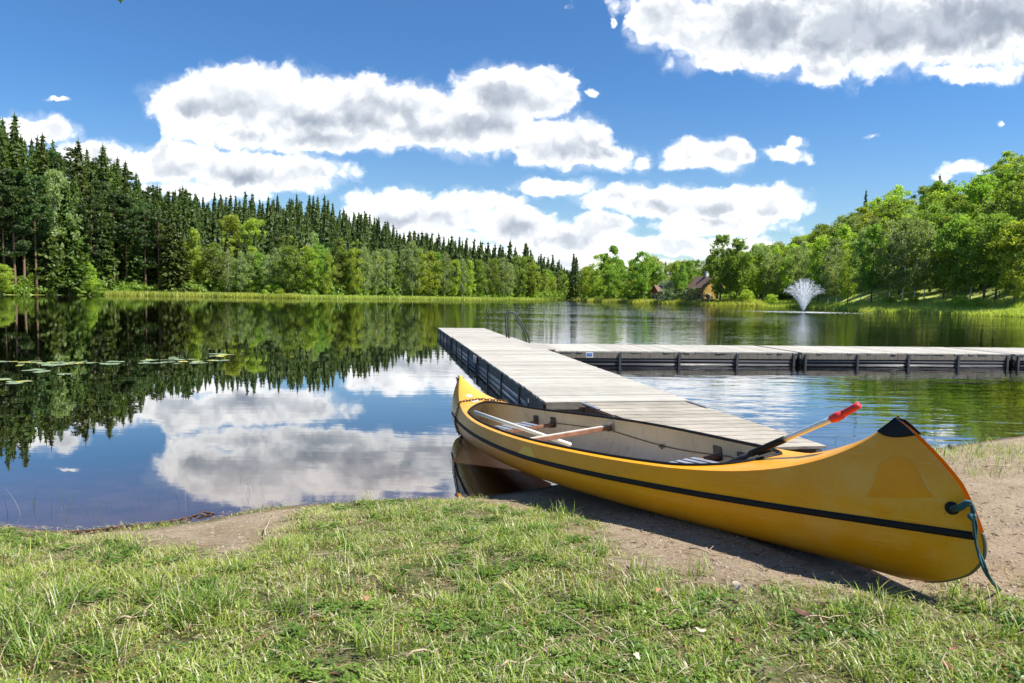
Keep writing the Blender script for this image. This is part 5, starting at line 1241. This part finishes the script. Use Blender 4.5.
# clover and other broad leaves low in the turf
nc_ = 900; a = rg.uniform(-43, 43, nc_) * math.pi / 180; r = np.sqrt(rg.uniform(1.5 ** 2, 5.5 ** 2, nc_)); qx = r * np.sin(a); qy = r * np.cos(a)
ok = (lake_sd(qx, qy) > .15) & (sandness(qx, qy) < .25) & (samp(g2, qx, qy) < .12); qx, qy = qx[ok], qy[ok]; CV = []; CT = []
for cx_, cy_ in zip(qx, qy):
    k = rg.integers(14, 46); px_ = cx_ + rg.normal(size=k) * .035; py_ = cy_ + rg.normal(size=k) * .03; rd_ = rg.uniform(.004, .0085, k); tz = rg.uniform(.008, .026, k); a0 = rg.uniform(0, 6.28, k); ct = rg.uniform(0, .5)
    for j in range(k):
        for l in range(3):
            a1 = a0[j] + l * 2.094; c_x = px_[j] + math.cos(a1) * rd_[j]; c_y = py_[j] + math.sin(a1) * rd_[j]; R1 = rd_[j] * .95; tl1, tl2 = rg.normal() * .3, rg.normal() * .3
            CV += [(c_x + math.cos(b_) * R1, c_y + math.sin(b_) * R1, tz[j] + R1 * (math.cos(b_) * tl1 + math.sin(b_) * tl2)) for b_ in (a1 + .0, a1 + 1.5, a1 + 3.14, a1 + 4.7)]; CT += [np.clip(ct + rg.random() * .2, 0, .7)] * 4
CV = np.array(CV); CV[:, 2] += ground_z(CV[:, 0], CV[:, 1])
tag(obj_np('clover', CV, np.arange(len(CV)).reshape(-1, 4), M_GRASS, attrs={'tint': np.array(CT) * .6}), 'patches of low clover and small broad leaves woven into the turf', 'clover', kind='stuff')

# pebbles and litter on the sand
rg = np.random.default_rng(4); m = MB(); 
def pebble_mesh(mb, c, r, rg):
    ph = [(math.cos(a) * math.cos(e), math.sin(a) * math.cos(e), math.sin(e)) for e in (-.6, .1, .8) for a in np.linspace(0, 2 * math.pi, 7)[:-1]]
    s = rg.uniform(.6, 1.2, 3) * r; s[2] *= .6; V = [np.array(c) + np.array(q) * s * rg.uniform(.85, 1.1) for q in ph] + [np.array(c) + np.array([0, 0, s[2] * 1.0])]
    F = [(l * 6 + k, l * 6 + (k + 1) % 6, (l + 1) * 6 + (k + 1) % 6, (l + 1) * 6 + k) for l in range(2) for k in range(6)] + [(12 + k, 12 + (k + 1) % 6, 18) for k in range(6)]; mb.add(V, F)
Q = on_ground_v(rg.uniform(100, 1024, 9000), rg.uniform(440, 600, 9000)); Q = Q[(Q[:, 1] < 12) & (lake_sd(Q[:, 0], Q[:, 1]) > -.05)]; Q = Q[sandness(Q[:, 0], Q[:, 1]) > .35]
for q in Q[:4500]: pebble_mesh(m, q, .0025 + .008 * rg.random() ** 3, rg)
tag(m.build('gravel', simple('mixed_gravel', (.27, .22, .17), .85, scale=40, var=.5), None), 'scattered grit and small pebbles on the sand', 'gravel', kind='stuff')
m = MB(); at = []
Q = on_ground_v(rg.uniform(480, 1024, 520), np.where(rg.random(520) < .75, rg.uniform(490, 598, 520), rg.uniform(455, 520, 520))); Q = Q[(Q[:, 1] < 7)]; Q = Q[sandness(Q[:, 0], Q[:, 1]) > .3]
for q in Q:
    a = rg.uniform(0, 6.28); l = rg.uniform(.008, .05) * (1 if rg.random() < .9 else 2.2) * (1 if q[0] < 1.5 else .4); e = np.array([q[0] + math.cos(a) * l, q[1] + math.sin(a) * l, 0]); e[2] = q[2]; mid = (q + e) / 2 + np.array([rg.normal() * .006, rg.normal() * .006, .006])
    m.tube([q + [0, 0, .003], mid, e + [0, 0, .003]], [.0016, .0022, .001], 5)
tag(m.build('debris', simple('dark_twigs', (.12, .075, .045), .9, scale=30, var=.4), None), 'thin dark twigs and bark bits scattered over the sand', 'twigs', kind='stuff')
# individual things on the ground
M_STICK = simple('dry_stick', (.40, .31, .21), .85, scale=30, var=.25); M_LEAFB = simple('brown_leaf', (.13, .065, .035), .8, scale=25, var=.4); M_LEAFO = simple('orange_leaf', (.30, .14, .07), .7, scale=25, var=.3); M_LEAFP = simple('pale_leaf', (.50, .42, .30), .8, scale=25, var=.2)
def stick(p, q, r, label):
    A = on_ground(*p) + [0, 0, .022]; B = on_ground(*q) + [0, 0, .028]; pts = [A + (B - A) * k / 6 + np.array([random.uniform(-1, 1) * .008, random.uniform(-1, 1) * .008, .008 * math.sin(k)]) for k in range(7)]
    m = MB(); m.tube(pts, [r * (1 - .09 * k) for k in range(7)], 7); c = pts[3]; m.tube([c, c + np.array([.03, .02, .02])], [r * .5, r * .2], 5); tag(m.build('stick', M_STICK, None, True), label, 'stick', 'dry sticks in the grass')
stick((145, 622), (160, 595), .004, 'short dry stick standing at an angle in the grass on the left'); stick((118, 626), (147, 622), .005, 'dry stick lying flat on the bare spot on the left')
stick((500, 674), (530, 667), .004, 'dry twig in the grass at the bottom middle'); stick((408, 663), (443, 655), .004, 'dry twig in the grass left of the bottom middle one')
stick((690, 553), (722, 562), .004, 'dark thin stick on the sand in the shadow of the canoe'); stick((640, 570), (612, 560), .003, 'thin stick on the sand where the grass starts'); stick((800, 625), (840, 622), .003, 'pale stick in the grass under the canoe bow'); stick((553, 618), (610, 650), .003, 'long pale straw across the grass in the middle')
stick((264, 540), (274, 515), .004, 'pale curved blade sticking up beside the sand on the left'); stick((860, 478), (880, 492), .004, 'twig on the sand right of the canoe'); stick((985, 470), (1010, 468), .006, 'dark driftwood piece on the sand by the right picture edge')
def dead_leaf(px, py, r, material, label, tilt=.3):
    c = on_ground(px, py) + [0, 0, .035]; V = []; n = 14
    for k in range(n):
        a = 2 * math.pi * k / n; rr_ = r * (1 + .25 * math.sin(3 * a) + .12 * math.sin(7 * a)); V.append((math.cos(a) * rr_ * 1.3, math.sin(a) * rr_ * .8, .35 * r * math.cos(2 * a)))
    V.append((0, 0, -.15 * r)); m = MB(); m.add(V, [(k, (k + 1) % n, n) for k in range(n)]); m.tube([(r * 1.2, 0, .3 * r), (r * 2.1, r * .3, .1 * r)], [.0012, .0008], 4)
    o = m.build('dead_leaf', material, None, True); o.location = c; o.rotation_euler = (random.uniform(-.6, .6) + tilt, random.uniform(-.5, .5), random.uniform(0, 6.28)); tag(o, label, 'leaf', 'dead leaves on the grass')
dead_leaf(735, 650, .017, M_LEAFB, 'dark curled leaf in the grass, leftmost of the dark leaves under the bow'); dead_leaf(748, 657, .014, M_LEAFB, 'dark curled leaf touching the leftmost dark leaf under the bow'); dead_leaf(803, 622, .018, M_LEAFB, 'dark leaf standing in the grass below the canoe bow'); dead_leaf(824, 614, .014, M_LEAFB, 'small dark leaf close to the canoe bow shadow')
dead_leaf(947, 678, .013, M_LEAFO, 'reddish leaf at the bottom edge near the right corner'); dead_leaf(953, 659, .009, M_LEAFO, 'small orange leaf above the reddish one near the right corner'); dead_leaf(366, 607, .012, M_LEAFO, 'small orange leaf in the grass at the middle left'); dead_leaf(657, 598, .011, M_LEAFO, 'small orange leaf right of the long tufts in the middle')
dead_leaf(635, 667, .016, M_LEAFP, 'pale pinkish leaf at the bottom in the middle'); dead_leaf(738, 594, .020, M_LEAFP, 'pale long leaf on the grass edge below the shaded sand'); dead_leaf(100, 570, .012, M_LEAFB, 'brown leaf in the grass on the left'); dead_leaf(700, 640, .012, M_LEAFP, 'small pale leaf between the dark leaves and the bottom edge')
# dark stone by the shore
m = MB(); q = on_ground(951, 448.5); pebble_mesh(m, q + [0, 0, .02], .045, rg); o = m.build('stone', simple('dark_stone', (.05, .045, .045), .7), None, True); tag(o, 'small dark stone at the waterline right of the canoe bow', 'stone')

# ------------------------------------------------------------------ lily pads
M_LILY = simple('lily_pad', (.24, .31, .14), .35, scale=4, var=.25, spec=.9); M_LILY2 = simple('yellow_lily_pad', (.42, .40, .05), .35, scale=4, var=.2, spec=.9)
def pad_mesh(name, material):
    V = [(0, 0, 0)]; n = 20
    for k in range(n + 1):
        a = .25 + (2 * math.pi - .5) * k / n; V.append((math.cos(a), math.sin(a) * .85, .02 * math.sin(a * 3)))
    return mesh_np(name, V, [(0, k + 1, k + 2) for k in range(n)], material, True)
pm = [pad_mesh('lily_pad', M_LILY), pad_mesh('lily_pad', M_LILY2)]
GR = [(0, 16, 360, 361.5, 7, 'lily pads at the left picture edge'), (18, 60, 361, 365.5, 26, 'lily pads in the leftmost patch'), (60, 122, 361, 364.5, 30, 'lily pads in the long second patch'), (135, 192, 359, 363.5, 30, 'lily pads in the middle patch'),
      (172, 182, 357, 358, 4, 'lily pads above the middle patch'), (190, 207, 361, 363, 8, 'lily pads right of the middle patch'), (213, 242, 353.5, 356, 14, 'lily pads in the rightmost row'), (212, 228, 359.5, 360.5, 6, 'lily pads under the rightmost row'), (20, 46, 369, 372, 10, 'lily pads below the leftmost patch'), (10, 34, 381, 384, 8, 'lily pads in the lowest patch'), (0, 6, 379, 380, 3, 'lily pads at the left edge in the lowest row'), (56, 72, 373, 374, 3, 'lily pads drifting below the second patch')]
rg = np.random.default_rng(12)
for (xa, xb, ya, yb, n, lab) in GR:
    for k in range(max(2, int(n * .7))):
        q = unp(rg.uniform(xa, xb), rg.uniform(ya, yb), .012); o = link('lily_pad', pm[1 if rg.random() < .18 else 0]); o.location = (q[0], q[1], .008 + .004 * rg.random()); s = rg.uniform(.06, .125); o.scale = (s, s, s); o.rotation_euler = (rg.normal() * .03, rg.normal() * .03, rg.uniform(0, 6.28))
        tag(o, 'floating round ' + lab.replace('pads', 'pad', 1), 'lily pad', lab)

# leaf tip hanging into the picture at the top from a twig above the camera
lv = unp(120, -8, 2.0); tw = np.array([lv[0], lv[1], 2.0]); d_ = ray(120, 1.5); d_ /= np.linalg.norm(d_); tipp = CAM + d_ * 1.9
tw = empty('overhanging_twig', tuple(tipp + np.array([0, 0, .05]))); m = MB(); m.tube([(0, 0, 0), (.01, 0, .06), (.05, -.02, .25), (.0, -.4, .7), (-.2, -1.2, 1.1)], [.0012, .0016, .003, .006, .012], 6); m.build('stem', M_BARK, tw, True)
V = []; n = 9
for k in range(n):
    t_ = k / (n - 1); w_ = .016 * math.sin(math.pi * min(1, t_ * .9 + .12)) ** .7; V += [(-w_, .003, -.052 * t_), (0, 0, -.055 * t_), (w_, .003, -.052 * t_)]
F = [(3 * k + j, 3 * k + j + 1, 3 * k + j + 4, 3 * k + j + 3) for k in range(n - 1) for j in (0, 1)]
obj_np('leaf', V, np.array(F), M_ALDER, tw, True, {'tint': np.full(len(V), .4)})
tag(tw, 'tip of a green leaf hanging into the sky at the top left', 'twig')
print('objects', len(bpy.data.objects))
